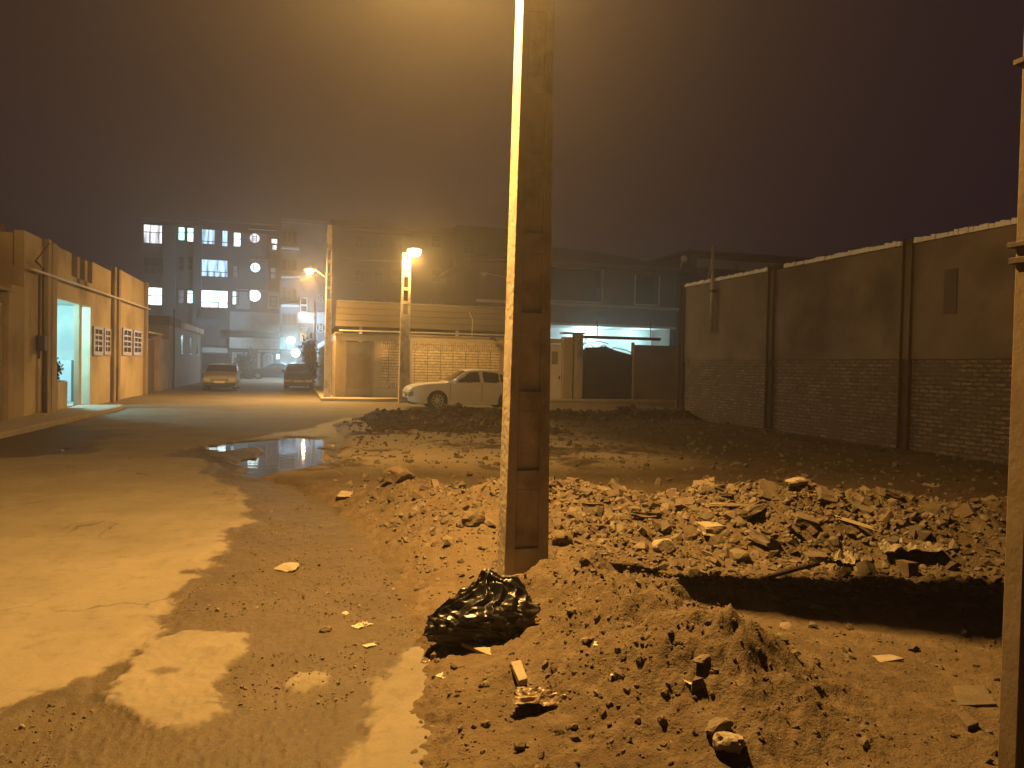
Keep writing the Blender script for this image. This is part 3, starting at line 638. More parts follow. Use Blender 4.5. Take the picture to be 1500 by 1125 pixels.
# ------------------------------------------------------------------ concrete street lights
def street_light(base, H, w0, w1, dep, face, label, arm, lampz, power, holes=0, step=.54, start=.35, lens='rooflens', buried=.4, headlen=.5, rad=.09, tilt=.30, bowl=1.0, glow=.45):
    """tapering ladder-type concrete pole; face = direction of the broad face (x or y), arm = lamp offset (x,y)"""
    t = thing('street_light', label, 'street light', base)
    bx, by, bz = base
    def P(u, v, z): return (bx+u, by+v, z) if face == 'y' else (bx+v, by+u, z)
    def hw(z): return .5*(w0+(w1-w0)*max(0, z-bz)/H)
    z0, z1 = bz-buried, bz+H; d = dep/2; mb = MB()
    def fl(s): return .23*2*hw(s)
    nseg = 10
    for sgn in (-1, 1):
        for i in range(nseg):
            a, b = z0+(z1-z0)*i/nseg, z0+(z1-z0)*(i+1)/nseg
            oa, ob, ia, ib = sgn*hw(a), sgn*hw(b), sgn*(hw(a)-fl(a)), sgn*(hw(b)-fl(b))
            k = len(mb.v)
            mb.v += [P(oa,-d,a),P(ia,-d,a),P(ia,d,a),P(oa,d,a),P(ob,-d,b),P(ib,-d,b),P(ib,d,b),P(ob,d,b)]
            mb.f += [tuple(k+j for j in q) for q in ((0,1,5,4),(1,2,6,5),(2,3,7,6),(3,0,4,7))]
            if i == 0: mb.f.append((k,k+3,k+2,k+1))
            if i == nseg-1: mb.f.append((k+4,k+5,k+6,k+7))
    # rungs and wedge-shaped recesses between the flanges
    z = bz+start; n = 0; total = int((H-.5-start)/step)
    def q(z, y0, y1): i = hw(z)-fl(z)+.002; return [P(-i,y0,z),P(i,y0,z),P(i,y1,z),P(-i,y1,z)]
    mb.hexa(q(z0,-d+.003,d-.003)+q(z-.0,-d+.003,d-.003))
    while z+step < z1-.02:
        hole = holes and n >= total-holes and n < total
        zt = z+step-.13
        if not hole:
            mb.hexa(q(z,-d+.034,d-.034)+q(zt,-d+.008,d-.008))
        mb.hexa(q(zt,-d+.003,d-.003)+q(z+step,-d+.003,d-.003))
        z += step; n += 1
    if z < z1-.01: mb.hexa(q(z,-d+.003,d-.003)+q(z1-.004,-d+.003,d-.003))
    mb.build('shaft', 'concrete', t, bevel=.006)
    L = Vector((bx+arm[0], by+arm[1], lampz)); ah = Vector((arm[0], arm[1], 0)).normalized()
    r0 = Vector((bx, by, lampz-.25))+ah*(hw(lampz) if (face == 'y') == (abs(arm[0]) > abs(arm[1])) else d)
    a0 = MB().tube([r0-ah*.0, r0+ah*.10+Vector((0,0,.12)), L-ah*(headlen*.45)+Vector((0,0,.12)), L-ah*(headlen*.3)+Vector((0,0,.13))], .026, 10); a0.build('arm', 'steel', t, True)
    MB().box(bx-.11, bx+.11, by-.11, by+.11, lampz-.30, lampz-.24).build('clamp', 'steel', t) if face == 'y' else None
    hd = MB(); s = Vector((-ah.y, ah.x, 0)); pr = [(-.5,.05,.04),(-.42,.08,.07),(-.1,.11,.10),(.3,.12,.10),(.5,.07,.05)]
    ring = []
    for a, wd, th in pr:
        c = L+ah*(a*headlen)+Vector((0,0,.09))
        ring += [c+s*wd, c+s*wd*.7+Vector((0,0,th)), c-s*wd*.7+Vector((0,0,th)), c-s*wd]
    fs = []
    for i in range(len(pr)-1): fs += [(i*4+j, i*4+(j+1)%4, i*4+4+(j+1)%4, i*4+4+j) for j in range(4)]
    fs += [(3,2,1,0), tuple(len(ring)-4+j for j in range(4))]
    h = hd.add(ring, fs).build('lamp_head', 'steel', t, True)
    ln = MB().lathe([(.02*bowl,-.085*bowl),(.07*bowl,-.06*bowl),(.095*bowl,-.02*bowl),(.10*bowl,.05)], tuple(L+Vector((0,0,.035))), 'z', 16).build('lens', lens if power else 'lens', h, True)
    if power:
        light('bulb', tuple(L+Vector((0,0,-.16))), power, SODIUM, rad, t, aim=(ah.x*tilt, ah.y*tilt, -1))
        light('bulb_glow', tuple(L+Vector((0,0,-.17))), power*glow, SODIUM, rad, t)
    return t
street_light((POLE.x, POLE.y+.1, .0), 6.7, .325, .15, .20, 'y', 'tall near concrete street light pole rising from the dirt beside the rubbish bag', (-.58, .265), 5.35, LAMP_NEAR, rad=.03, glow=.75, tilt=.42, start=.34, step=.545)
street_light((4.43, 31.9, .0), 6.2, .46, .34, .22, 'y', 'brightly lit concrete ladder pole behind the white sedan', (.22, -.75), 6.15, LAMP_BACK, holes=3, step=.56, start=.3, lens='corelens', tilt=.32, bowl=2.7, glow=.2)
street_light((1.42, 34.0, .1), 7.4, .30, .20, .24, 'y', 'concrete lamp pole on the kerb at the street corner', (-.82, -.1), 5.45, LAMP_CORNER, bowl=1.7, rad=.12, glow=.3, holes=4, step=.56, start=.3)
p = AY(447, 460, 64); street_light((p.x+.75, 64, 0), 6.6, .24, .16, .2, 'y', 'slim far street light shining in front of the apartments', (-.75, 0), p.z, LAMP_FAR, holes=3)
p = AY(709, 404, 41); street_light((p.x+2.3, 41, 0), 7.2, .26, .18, .2, 'y', 'unlit street light with a long arm behind the near pole', (-2.3, 0), p.z, 0, holes=3)

# flood lamps on the far shop front
def flood(px, py, Y, label, power):
    p = AY(px, py, Y); t = thing('floodlight', label, 'floodlight', tuple(p), group='cyan floodlights in front of the shop')
    MB().lathe([(.40,0),(.40,.10),(.25,.20),(.12,.24)], (p.x,p.y,p.z), 'y', 20).build('housing', 'black', t)
    MB().lathe([(.36,-.004),(.34,-.05),(.22,-.10),(.05,-.12)], (p.x,p.y,p.z), 'y', 20).build('lens', 'cyanlens', t)
    MB().tube([(p.x,p.y+.12,p.z),(p.x,p.y+.3,p.z+.1),(p.x,p.y+.8,p.z+.1)], .03).build('bracket', 'steel', t)
    light('bulb', (p.x, p.y-.35, p.z), power, CYAN, .15, t)
flood(426, 499, 75.0, 'upper cyan floodlight glaring above the shop entrance', 2300)
flood(433, 517, 74.0, 'lower cyan floodlight glaring beside the shop entrance', 800)

# ------------------------------------------------------------------ right hand steel post close to the camera
def near_post():
    a = AY(1463, 1100, 2.08); x = a.x+.036; y = 2.012+.036
    t = thing('steel_post', 'ochre painted square steel post at the right edge close to the camera', 'post', (x, y, 0))
    MB().box(x-.036,x+.036,y-.036,y+.036,-.4,4.6).build('shaft', mat('ochre paint', (.165,.131,.094), (.120,.094,.068), 7, .7, .003, 40, stain=(.128,.094,.068), sscale=4), t, bevel=.004)
    for zz, n in ((AY(1482,352,2.0).z, 2), (AY(1484,70,2.0).z, 1)):
        c = MB(); c.box(x-.055,x+.055,y-.055,y+.055,zz-.006,zz+.012)
        if n == 2: c.box(x-.050,x+.050,y-.050,y+.050,zz-.062,zz-.040); c.tube([(x-.052,y-.03,zz-.055),(x-.052,y-.03,zz+.03)], .008)
        c.tube([(x-.05,y-.04,zz+.0),(x-.075,y-.04,zz-.02)], .012)
        c.build('clamp', 'rust', t, bevel=.002)
near_post()

# ------------------------------------------------------------------ boundary wall on the right
WX = 12.2
def right_wall():
    t = thing('boundary_wall', 'long dark wall of rough brick below and earth plaster above', 'wall', (WX, 16, 0))
    y0, y1 = 4.0, 22.55
    MB().box(WX, WX+.25, y0, y1, -.5, 1.92).build('brick_base', 'brick', t)
    MB().box(WX-.03, WX+.22, y0, y1, 1.923, 4.28).build('plaster_panel', 'mud', t)
    for yc in (22.6, 17.75, 13.05, 8.3):
        m = MB(); m.box(WX-.10, WX+.27, yc-.13, yc-.115, -.4, 4.42); m.box(WX-.10, WX+.27, yc+.115, yc+.13, -.4, 4.42); m.box(WX-.02, WX+.14, yc-.115, yc+.115, -.4, 4.42)
        m.build('column', 'rust', t)
    for a, b in ((17.95,22.45),(13.25,17.2),(8.5,12.9),(4.0,8.1)):
        n = int((b-a)/.11); r = random.Random(int(a*10)); m = MB()
        for i in range(n):
            ya = a+(b-a)*i/n; yb = a+(b-a)*(i+1)/n-.004; h = 4.36+.035*r.random(); o = .03*r.random()
            m.hexa([(WX-.08-o,ya,4.283),(WX+.27,ya,4.283),(WX+.27,yb,4.283),(WX-.08-o,yb,4.283),(WX-.06-o,ya+.01,h),(WX+.25,ya,h),(WX+.25,yb,h),(WX-.06-o,yb,h+.01)])
        m.build('coping', 'offw', t)
    m = MB()     # mortar footing along the foot
    for i in range(60):
        ya = y0+(y1-y0)*i/60; r = random.Random(i); m.box(WX-.05-.12*r.random(), WX-.002, ya, ya+(y1-y0)/60-.003, -.4, .02+.06*r.random())
    m.build('footing', 'stone', t)
    p = AX(1390, 395, WX); q = AX(1395, 460, WX)
    MB().box(WX-.05,WX-.032,min(p.y,q.y)-.13,max(p.y,q.y)+.05,q.z,p.z).build('dark_plate', 'rust', t)  # narrow dark plate on the upper wall
right_wall()
pt = thing('wall_post', 'thin pale pipe post fixed to the wall top near its far end', 'post', (12.05, 20.6, 2.8))
MB().tube([(12.06,20.62,2.75),(12.06,20.62,5.35)], .055, 10).build('shaft', 'steel', pt, True)
MB().tube([(12.06,20.62,5.1),(12.3,21.4,4.2)], .018, 6).build('stay', 'steel', pt); MB().box(12.0,12.168,20.55,20.70,3.95,4.03).build('clamp','rust',pt)

# ------------------------------------------------------------------ buildings on the left of the street
LX = -6.45
def wall_x(mb, Y0, Y1, z0, z1, th=.25, X=LX): return mb.box(X-th, X, Y0, Y1, z0, z1)
def left_house():
    t = thing('house', 'cream flat roofed house with a glowing doorway on the left side of the street', 'house', (LX, 30, 0))
    d0, d1, dz = 24.45, 28.2, 3.26; m = MB(); top = 4.72
    wall_x(m, 21.7, d0, -.4, 3.85); wall_x(m, d0, d1, dz, 3.85); wall_x(m, d1, 38.0, -.4, 3.85)
    m.box(-14, LX-.25, 21.7, 21.95, -.4, 4.65); m.box(-14, LX-.25, 37.75, 38.0, -.4, 4.65); m.box(-14,-13.75,21.95,37.75,-.4,3.85)
    m.build('wall', 'cream', t)
    m = MB(); wall_x(m, 21.7, 23.5, 3.853, top, .22); wall_x(m, 24.1, 25.92, 3.853, top, .22); wall_x(m, 28.4, 31.1, 3.853, top+.05, .22); wall_x(m, 32.3, 38.0, 3.853, 5.0, .22)
    for ya in (26.55, 27.45): wall_x(m, ya, ya+.32, 3.853, top, .22)
    wall_x(m, 25.925, 28.395, 3.853, 4.05, .20)
    m.build('parapet', 'cream', t)
    MB().box(-13.7, LX-.26, 22, 37.7, 3.70, 3.82).build('roof', 'dim', t)
    m = MB(); wall_x(m, 23.22, 23.50, -.4, 4.75, .1, LX+.12); wall_x(m, 23.62, 24.05, -.4, 4.70, .1, LX+.12); m.build('pilaster', 'tan', t)
    m = MB(); wall_x(m, 31.15, 31.5, -.4, 4.95, .1, LX+.12); wall_x(m, 31.9, 32.25, -.4, 4.95, .1, LX+.12); m.build('pilaster', 'tan', t)
    m = MB(); wall_x(m, 37.6, 37.98, -.4, 5.02, .1, LX+.12); m.build('pilaster', 'tan', t)
    for (Ya, Yb, zz0, zz1) in ((28.45,29.75,1.68,2.66),(29.95,30.95,1.7,2.66),(33.0,34.7,1.72,2.80),(35.1,36.9,1.74,2.80)):
        fr = MB(); fx = LX+.012
        fr.box(fx,fx+.05,Ya,Yb,zz1-.09,zz1); fr.box(fx,fx+.05,Ya,Yb,zz0,zz0+.14); fr.box(fx,fx+.05,Ya,Ya+.16,zz0+.14,zz1-.09); fr.box(fx,fx+.05,Yb-.16,Yb,zz0+.14,zz1-.09)
        wn = fr.build('window', 'sheet', t)
        MB().box(LX+.002,LX+.010,Ya+.03,Yb-.03,zz0+.03,zz1-.03).build('pane', 'dark', wn)
        lv = MB()
        k = 4
        for i in range(1, k): zc = zz0+.14+(zz1-zz0-.23)*i/k; lv.box(LX+.016,LX+.055,Ya+.163,Yb-.163,zc-.03,zc+.03)
        lv.box(LX+.016,LX+.05,(Ya+Yb)/2-.04,(Ya+Yb)/2+.04,zz0+.145,zz1-.095)
        lv.build('louvre', 'sheet', wn)
    MB().tube([(LX+.15,21.8,3.78),(LX+.15,23.6,3.79),(LX+.15,28,3.82),(LX+.15,33,3.84),(LX+.15,38.2,3.86)], .035, 8).build('conduit', 'white', t)
    # lit entrance hall behind the doorway
    m = MB(); m.box(-10.5,-10.3,23.6,32.2,-.1,3.5); m.box(-10.3,LX-.26,31.0,31.2,-.1,3.5); m.box(-10.3,LX-.26,23.8,24.0,-.1,3.5); m.build('hall_wall', 'offw', t)
    MB().box(-10.3,LX-.26,24,31,3.45,3.55).build('hall_ceiling', 'offw', t); MB().box(-10.3,LX-.26,24,31,-.1,.08).build('hall_floor', 'kerb', t)
    MB().box(LX-.16,LX-.02,26.9,27.22,.0,3.256).build('door_post', 'cream', t)
    MB().box(-8.6,LX-.9,29.6,30.99,.083,1.5).build('stair_block', 'lilac2', t)
    lm = MB().box(-8.4,-8.25,25.6,27.4,3.36,3.44).build('tube_lamp', 'cyanlens', t)
    light('tube_light', (-8.3,26.5,3.1), 900, (.40,.93,1.0), .25, t)
left_house()
pl = thing('planter', 'cream masonry planter box at the left of the glowing doorway', 'planter', (LX+.3, 24.7, 0))
m = MB(); m.box(LX-.55,LX+.04,24.46,25.45,-.2,.90); m.build('box', 'cream', pl, bevel=.02); MB().box(LX-.50,LX-.01,24.5,25.4,.903,.92).build('soil', 'dirt', pl)
def leafy(name, label, cat, c, rad, n, ls, m='leaf', stem=None, seed=1, flat=1.0, clumps=7):
    r = np.random.default_rng(seed); t = thing(name, label, cat, c)
    cc = r.normal(0, .45, (clumps,3))*np.array(rad); k = r.integers(0, clumps, n)
    p = cc[k]+r.normal(0, .30, (n,3))*np.array(rad)+np.array(c)+np.array([0,0,rad[2]])
    p[:,2] = np.maximum(p[:,2], c[2]+.05); d = r.normal(0,1,(n,3)); d /= np.linalg.norm(d,axis=1)[:,None]; e = np.cross(d, r.normal(0,1,(n,3))); e /= np.linalg.norm(e,axis=1)[:,None]
    s = ls*r.uniform(.6,1.3,(n,1)); V = np.stack([p-d*s, p+e*s*.45, p+d*s, p-e*s*.45],1).reshape(-1,3)
    npmesh('foliage', V, np.arange(4*n).reshape(n,4), m, t)
    mb = MB()
    for q in cc[:5]: mb.tube([c, (c[0]+q[0]*.4,c[1]+q[1]*.4,c[2]+rad[2]*.5), (c[0]+q[0],c[1]+q[1],c[2]+rad[2]+q[2])], .02*max(rad), 6)
    mb.build('stem', 'bark', t)
leafy('shrub', 'small green shrub growing in the planter by the glowing doorway', 'shrub', (LX-.2,24.85,.92), (.20,.36,.26), 1300, .055, seed=4, clumps=12)

def low_wall():
    t = thing('compound_wall', 'tan compound wall with a metal gate left of the cream house', 'wall', (LX, 18, 0)); X = LX+.02
    m = MB(); m.box(X-.25,X,8,18.4,-.4,3.05); m.box(X-.25,X,20.75,21.69,-.4,3.3); m.box(X-.28,X+.06,18.4,18.75,-.4,3.1); m.box(X-.28,X+.06,20.4,20.748,-.4,3.1); m.build('wall', 'tan', t)
    g = MB(); g.box(X-.12,X-.06,18.75,20.4,.05,2.85)
    for i in range(9): y = 18.85+i*.18; g.box(X-.058,X-.035,y,y+.05,.1,2.8)
    g.build('gate', mat('grey gate', (.30,.26,.21), (.25,.215,.17), 4, .6), t)
    MB().box(X-.32,X+.08,8,20.74,3.103,3.17).build('cap', 'tan', t)
low_wall()
def back_block():
    t = thing('building', 'dark brown building with a small warm lit window at the far left', 'building', (-12, 20, 0))
    MB().box(-15,-7.6,12,24,-.4,5.15).build('wall', 'dim', t); m = MB().box(-15.1,-7.4,11.9,21.6,5.153,5.3); m.build('roof', 'dim', t)
    a = AX(-10, 417, -7.6); b = AX(15, 433, -7.6); w_ = MB(); ya, yb = a.y, b.y
    zt, zb = AX(8,418,-7.6).z, AX(8,433,-7.6).z
    w_.box(-7.597,-7.55,ya-.06,yb+.06,zb-.06,zb); w_.box(-7.597,-7.55,ya-.06,yb+.06,zt,zt+.06); w_.box(-7.597,-7.55,yb,yb+.06,zb,zt); w_.box(-7.597,-7.55,ya-.06,ya,zb,zt); w_.box(-7.597,-7.56,ya,yb,(zb+zt)/2-.02,(zb+zt)/2+.02)
    wn = w_.build('window', 'white', t); pn = MB().box(-7.596,-7.585,ya,yb,zb,zt).build('pane', 'lit_warm', wn)
back_block()
gp = thing('gas_riser', 'rusty gas riser pipe with elbow and meter on the cream house wall', 'pipe', (LX+.1, 22.9, 0))
m = MB(); X = LX+.14
m.tube([(X,22.95,-.2),(X,22.95,1.95)], .055, 8); m.tube([(X,22.75,1.9),(X,22.7,3.95)], .03, 8); m.tube([(X,22.7,3.9),(X,22.1,4.02)], .03, 8); m.tube([(X,22.1,4.02),(X,23.2,4.62)], .018, 6); m.tube([(X,22.4,1.55),(X,22.4,3.7)], .03, 8)
m.build('pipe', 'rust', gp, True); MB().box(LX+.003,X+.08,22.6,22.92,1.75,2.15).build('meter', 'rust', gp, bevel=.02)

def mid_wall():
    t = thing('compound_wall', 'lower tan wall with a dark gate beyond the cream house', 'wall', (LX, 41, 0)); X = LX-.05
    m = MB(); m.box(X-.25,X,38.03,38.5,-.5,2.8); m.box(X-.28,X+.10,41.3,42.2,-.5,2.78); m.box(X-.25,X,42.2,45.1,-.5,2.65); m.build('wall', 'tan', t)
    g = MB(); g.box(X-.15,X-.1,38.5,41.3,.0,2.55)
    for i in range(12): y = 38.6+i*.22; g.box(X-.098,X-.08,y,y+.03,.05,2.5)
    g.build('gate', mat('brown gate', (.15,.105,.075), (.12,.085,.06), 4, .7), t)
    MB().box(X-.35,X+.14,38.05,42.3,2.803,2.86).build('cap', 'offw', t)
mid_wall()
def grey_house():
    t = thing('house', 'low grey stone house with a white cornice and three small windows', 'house', (LX, 52, 0)); X = LX-.02
    MB().box(-12,X,45.2,59.6,-.6,3.45).build('wall', 'lilac', t); MB().box(-12.1,X+.2,49.5,59.8,3.453,3.80).build('cornice', 'offw', t); MB().box(-12,X,45.2,49.4,3.453,3.95).build('parapet', 'brownblk', t)
    for y in (49.6,53.6,57.3):
        w_ = MB().box(X+.002,X+.05,y-.05,y+.75,1.95,2.0).build('window', 'white', t); pn = MB().box(X+.002,X+.012,y,y+.7,2.003,3.05).build('pane','winglass',w_)
    MB().tube([(X+.08,46.2,-.5),(X+.08,46.2,4.4)], .05, 8).build('downpipe','rust',t)
grey_house()
# pavements
pv = MB(); pv.prism([(LX+.003,13),(LX+.003,27.3),(-5.25,27.3),(-5.15,26.2),(-5.35,20),(-5.5,13)], 'z', -.3, .115); tag(pv.build('pavement', 'kerb', bevel=.03), kind='structure')
pv = MB(); pv.prism([(1.12,32.7),(3.2,32.55),(4.0,32.75),(4.85,33.0),(19.5,33.3),(19.5,34.45),(1.72,34.45),(1.72,60),(1.15,60)], 'z', -.3, .13); tag(pv.build('pavement', 'kerb', bevel=.03), kind='structure')

# ------------------------------------------------------------------ corner compound at the end of the empty lot
BY = 34.3
def corner_compound():
    t = thing('compound_wall', 'ochre compound wall with pale brick panels behind the white sedan', 'wall', (5, BY, 0))
    m = MB(); m.box(1.75,2.05,BY,60,-.3,2.95); m.box(2.05,2.2,BY,BY+.3,-.3,2.84); m.box(3.42,9.55,BY,BY+.3,-.3,2.86); m.box(2.2,3.42,BY+.02,BY+.3,2.58,2.84); m.build('wall', 'sheet', t)
    m = MB(); m.box(3.36,9.62,BY-.06,BY+.33,2.863,2.93); m.box(1.72,3.358,BY-.05,BY+.33,2.843,2.90); m.build('coping', 'tan', t)
    MB().box(3.40,9.56,BY-.045,BY-.003,-.2,.50).build('plinth', 'cream', t)
    for a, b in ((3.75,4.75),(5.1,9.15)):
        pn = MB().box(a,b,BY-.035,BY-.003,.80,2.28).build('tile_panel', 'tileb', t)
        MB().box(a,b,BY-.035,BY-.003,2.283,2.62).build('tile_panel', 'tilev', t); MB().box(a,b,BY-.035,BY-.003,.503,.797).build('tile_panel', 'tilev', t)
    MB().box(1.735,1.747,BY+.4,58,.9,2.6).build('tile_panel', 'tiley', t)
    g = MB(); g.box(2.2,3.42,BY+.10,BY+.16,.0,2.55); n = 22
    for i in range(n): x = 2.30+i*(1.02/n); g.box(x,x+.024,BY+.075,BY+.098,.52,2.02)
    for zz in (2.12,2.28,2.42): g.box(2.3,3.3,BY+.075,BY+.098,zz,zz+.05)
    g.build('gate', mat('gate sheet', (.36,.285,.18), (.31,.24,.15), 4, .55), t)
    lm = MB(); lm.tube([(8.95,BY,2.75),(8.75,BY-.35,2.85),(8.9,BY-.55,2.75)], .03, 8); lm.box(8.6,8.8,BY-.45,BY-.25,2.8,2.9); lm.build('wall_bracket', 'rust', t)
    MB().tube([(9.45,BY+.1,2.9),(9.5,BY+.1,3.25),(9.4,BY-.2,3.1)], .03).build('pipe_stub','white',t)
    MB().tube([(7.85,BY+.15,2.9),(7.87,BY+.15,3.7),(7.70,BY+.15,4.05)], .018, 6).build('whip_aerial','white',t)
corner_compound()
def carport():
    t = thing('carport_roof', 'wide flat carport roof with ribbed fascia over the corner compound', 'roof', (6, 37, 3))
    m = MB(); z = 3.30
    for i in range(4):
        m.box(1.85+.012*i, 11.9, 36.3+.03*i, 44-.03*i, z+.004, z+.265); z += .285
    m.build('fascia', mat('weathered fascia', (.20,.16,.11), (.165,.13,.09), 1.2, .7, .003, 20), t); MB().box(1.9,11.85,36.4,43.9,4.446,4.50).build('deck','steel',t)
    m = MB()
    for i in range(3): m.box(1.9,11.85,36.42,43.8,3.31+.285*(i+1)-.022,3.302+.285*(i+1)); 
    m.build('shadow_gap','dark',t)
    for x in (3.0,7.6,11.4): MB().box(x-.07,x+.07,36.5,36.64,-.2,3.30).build('post','white',t)
    MB().tube([(2.0,36.25,3.1),(11.9,36.25,3.12)], .04, 8).build('gutter_pipe','white',t)
    m = MB(); m.box(1.9,11.9,43.5,43.8,-.2,3.29); m.build('back_wall','lilac',t)
carport()
def gate_group():
    t = thing('gatehouse_wall', 'cream gate pillars and beam holding the black gate', 'gate pillars', (13, BY, 0))
    m = MB(); m.box(12.25,12.72,BY-.05,BY+.35,-.3,3.05); m.box(12.82,13.22,BY-.08,BY+.35,-.3,3.2); m.build('pillar', 'sheet', t)
    m = MB(); m.box(12.2,13.3,BY-.12,BY+.4,3.203,3.28); m.build('capstone','tan',t)
    MB().box(13.24,17.3,BY-.02,BY+.22,3.02,3.16).build('beam','dim',t)
    MB().box(15.92,18.9,BY,BY+.25,-.3,2.78).build('wall', mat('tan garden wall', (.21,.17,.13), (.165,.13,.10), 1.0, .9, .008, 20, stain=(.13,.10,.08)), t)
    MB().box(15.85,15.915,BY-.02,BY+.25,-.3,2.9).build('jamb','sheet',t)
    for x in (14.0,16.8): MB().tube([(x,BY+.1,3.16),(x,BY+.1,3.95)], .022, 6).build('aerial','rust',t)
    m = MB(); 
    for k in range(7): m.tube([(12.95+.07*k,BY-.14,2.0+.1*(k%3)),(12.9+.07*k,BY-.16,2.6+.12*(k%4)),(13.1+.05*k,BY-.15,3.1)], .014, 5)
    m.build('cables','rust',t)
gate_group()
def black_gate():
    t = thing('black_gate', 'black double leaf metal gate with a curled top below a bright gap', 'gate', (14.5, BY, 0)); x0, x1 = 13.26, 15.84
    prof = [(x0,.08),(x1,.08),(x1,2.28)]
    for i in range(1, 16):
        u = i/16; x = x1+(x0-x1)*u; prof.append((x, 2.28+.32*math.sin(math.pi*min(1,u*1.25)*.5)+.10*math.exp(-((u-.55)/.12)**2)))
    prof.append((x0,2.42))
    MB().prism(prof, 'y', BY+.05, BY+.09).build('leaf','black',t)
    m = MB()
    for i in range(13): x = x0+.08+i*.20; m.box(x,x+.03,BY+.025,BY+.048,.15,2.25)
    for zz in (.2,1.25,2.2): m.box(x0+.02,x1-.02,BY+.022,BY+.047,zz,zz+.05)
    m.build('bars','black',t)
    m = MB(); m.tube([(x0+.2+.1*i, BY+.07, 2.62+.11*math.sin(i*.9)) for i in range(15)]+[(x1-.3,BY+.07,2.5),(x1-.02,BY+.07,2.38)], .02, 6); m.tube([(x0,BY+.07,2.75),(x0+.8,BY+.07,2.9),(x0+1.3,BY+.07,2.8)], .02, 6); m.build('scroll','black',t)
black_gate()
def cream_door():
    t = thing('metal_door', 'cream metal door with a small barred window beside the near pole', 'door', (11.8, BY, 0))
    MB().box(9.6,12.24,BY+.02,BY+.25,2.72,2.95).build('lintel','sheet',t)
    m = MB().box(9.6,11.5,BY+.02,BY+.2,-.2,2.717); m.build('side_wall','sheet',t)
    l_ = MB().box(11.53,12.22,BY+.10,BY+.14,.05,2.70).build('leaf','white',t); w_ = MB().box(11.72,12.02,BY+.085,BY+.098,1.75,2.35).build('window','steel',l_)
    h = MB().box(12.08,12.13,BY+.05,BY+.098,1.05,1.2).build('handle','rust',l_)
cream_door()
def far_house():
    Y = 46.; t = thing('house', 'two storey house with hipped roof and dark balcony behind the gates', 'house', (17, Y, 0)); x0, x1 = 10.8, 24.3
    m = MB(); zb, zt = 4.45, 8.0; o = [(15.4,18.95,5.85,7.95),(21.3,22.95,5.85,7.7)]
    xs = [x0,o[0][0],o[0][1],o[1][0],o[1][1],x1]
    m.box(xs[0],xs[1],Y,Y+.3,zb,zt); m.box(xs[2],xs[3],Y,Y+.3,zb,zt); m.box(xs[4],xs[5],Y,Y+.3,zb,zt)
    for a,b,c,d in o: m.box(a,b,Y,Y+.3,zb,c); m.box(a,b,Y,Y+.3,d,zt)
    m.box(x0,x0+.3,Y+.3,Y+10,zb,zt); m.box(x1-.3,x1,Y+.3,Y+10,-.2,zt); m.box(x0,x1-.3,Y+3,Y+3.2,-.2,4.3); m.build('wall',mat('dusty house render',(.105,.085,.072),(.085,.068,.058),.8,.9,.006,12),t)
    MB().box(x0,x1,Y+.0,Y+3,4.30,4.447).build('soffit','offw',t)
    MB().box(x0,x1-.31,Y+2.98,Y+2.997,0,4.29).build('porch_wall','offw',t)
    for a,b,c,d in o:
        w_ = MB().box(a,b,Y+.9,Y+.95,c,d).build('window','winglass',t)
        f_ = MB()
        f_.box(a-.08,b+.08,Y-.06,Y-.003,c-.10,c); f_.box(a-.08,a,Y-.05,Y-.003,c,d); f_.box(b,b+.08,Y-.05,Y-.003,c,d)
        q = f_.build('frame','lilac2',w_)
    MB().box(x0-.1,x1+.1,Y-.18,Y-.003,5.50,5.68).build('ledge','lilac2',t); MB().box(18.7,19.3,Y-.04,Y-.003,4.95,5.25).build('vent','dark',t)
    r = MB(); e = 8.003; r.add([(x0-.7,Y-.9,e),(x1+.9,Y-.9,e),(x1+.9,Y+11,e),(x0-.7,Y+11,e),(x0-.7,Y-.9,e+.18),(x1+.9,Y-.9,e+.18),(x1+.9,Y+11,e+.18),(x0-.7,Y+11,e+.18),(16.6,Y+5,9.95),(19.2,Y+5,9.95)],
        [(0,3,2,1),(0,1,5,4),(1,2,6,5),(2,3,7,6),(3,0,4,7),(4,5,9,8),(5,6,9),(6,7,8,9),(7,4,8)]); r.build('roof','roof',t)
    MB().box(x0+.3,x1-.3,Y+.3,Y+.32,zb,zt).build('room_dark','dark',t) if 0 else None
    MB().box(18.2,19.6,Y+2.6,Y+2.75,4.15,4.24).build('tube_lamp','cyanlens',t)
    light('tube_light', (18.9,Y+1.6,3.75), 300, (.65,.97,1.0), .3, t); light('tube_light', (22.3,Y+1.6,3.75), 170, (.55,.97,1.0), .3, t)
far_house()
fl = AY(1002, 379, 45.3); t = thing('floodlight', 'small white unlit floodlight on the roof corner of the two storey house', 'floodlight', tuple(fl))
MB().lathe([(.10,-.16),(.19,-.10),(.22,.05),(.16,.14),(.05,.17)], tuple(fl), 'y', 14).build('housing','white',t,True); MB().tube([(fl.x-.05,fl.y+.1,fl.z-.15),(fl.x-.2,fl.y+.2,8.15)], .04).build('bracket','white',t)
def shed(label, px0, px1, py, Y, dep, m='lilac', m2='offw'):
    a = AY(px0, py, Y); b = AY(px1, py, Y); t = thing('outbuilding', label, 'building', ((a.x+b.x)/2, Y, 0))
    MB().box(a.x,b.x,Y,Y+dep,-.3,a.z-.5).build('wall',m,t); MB().box(a.x-.4,b.x+.4,Y-.4,Y+dep+.2,a.z-.497,a.z-.25).build('roof','roof',t); MB().box(a.x+.5,b.x-.4,Y-.06,Y-.003,a.z-1.5,a.z-.8).build('band',m2,t)
shed('low pale building with a flat roof showing above the far end of the dark wall', 1012, 1180, 362, 52, 8)
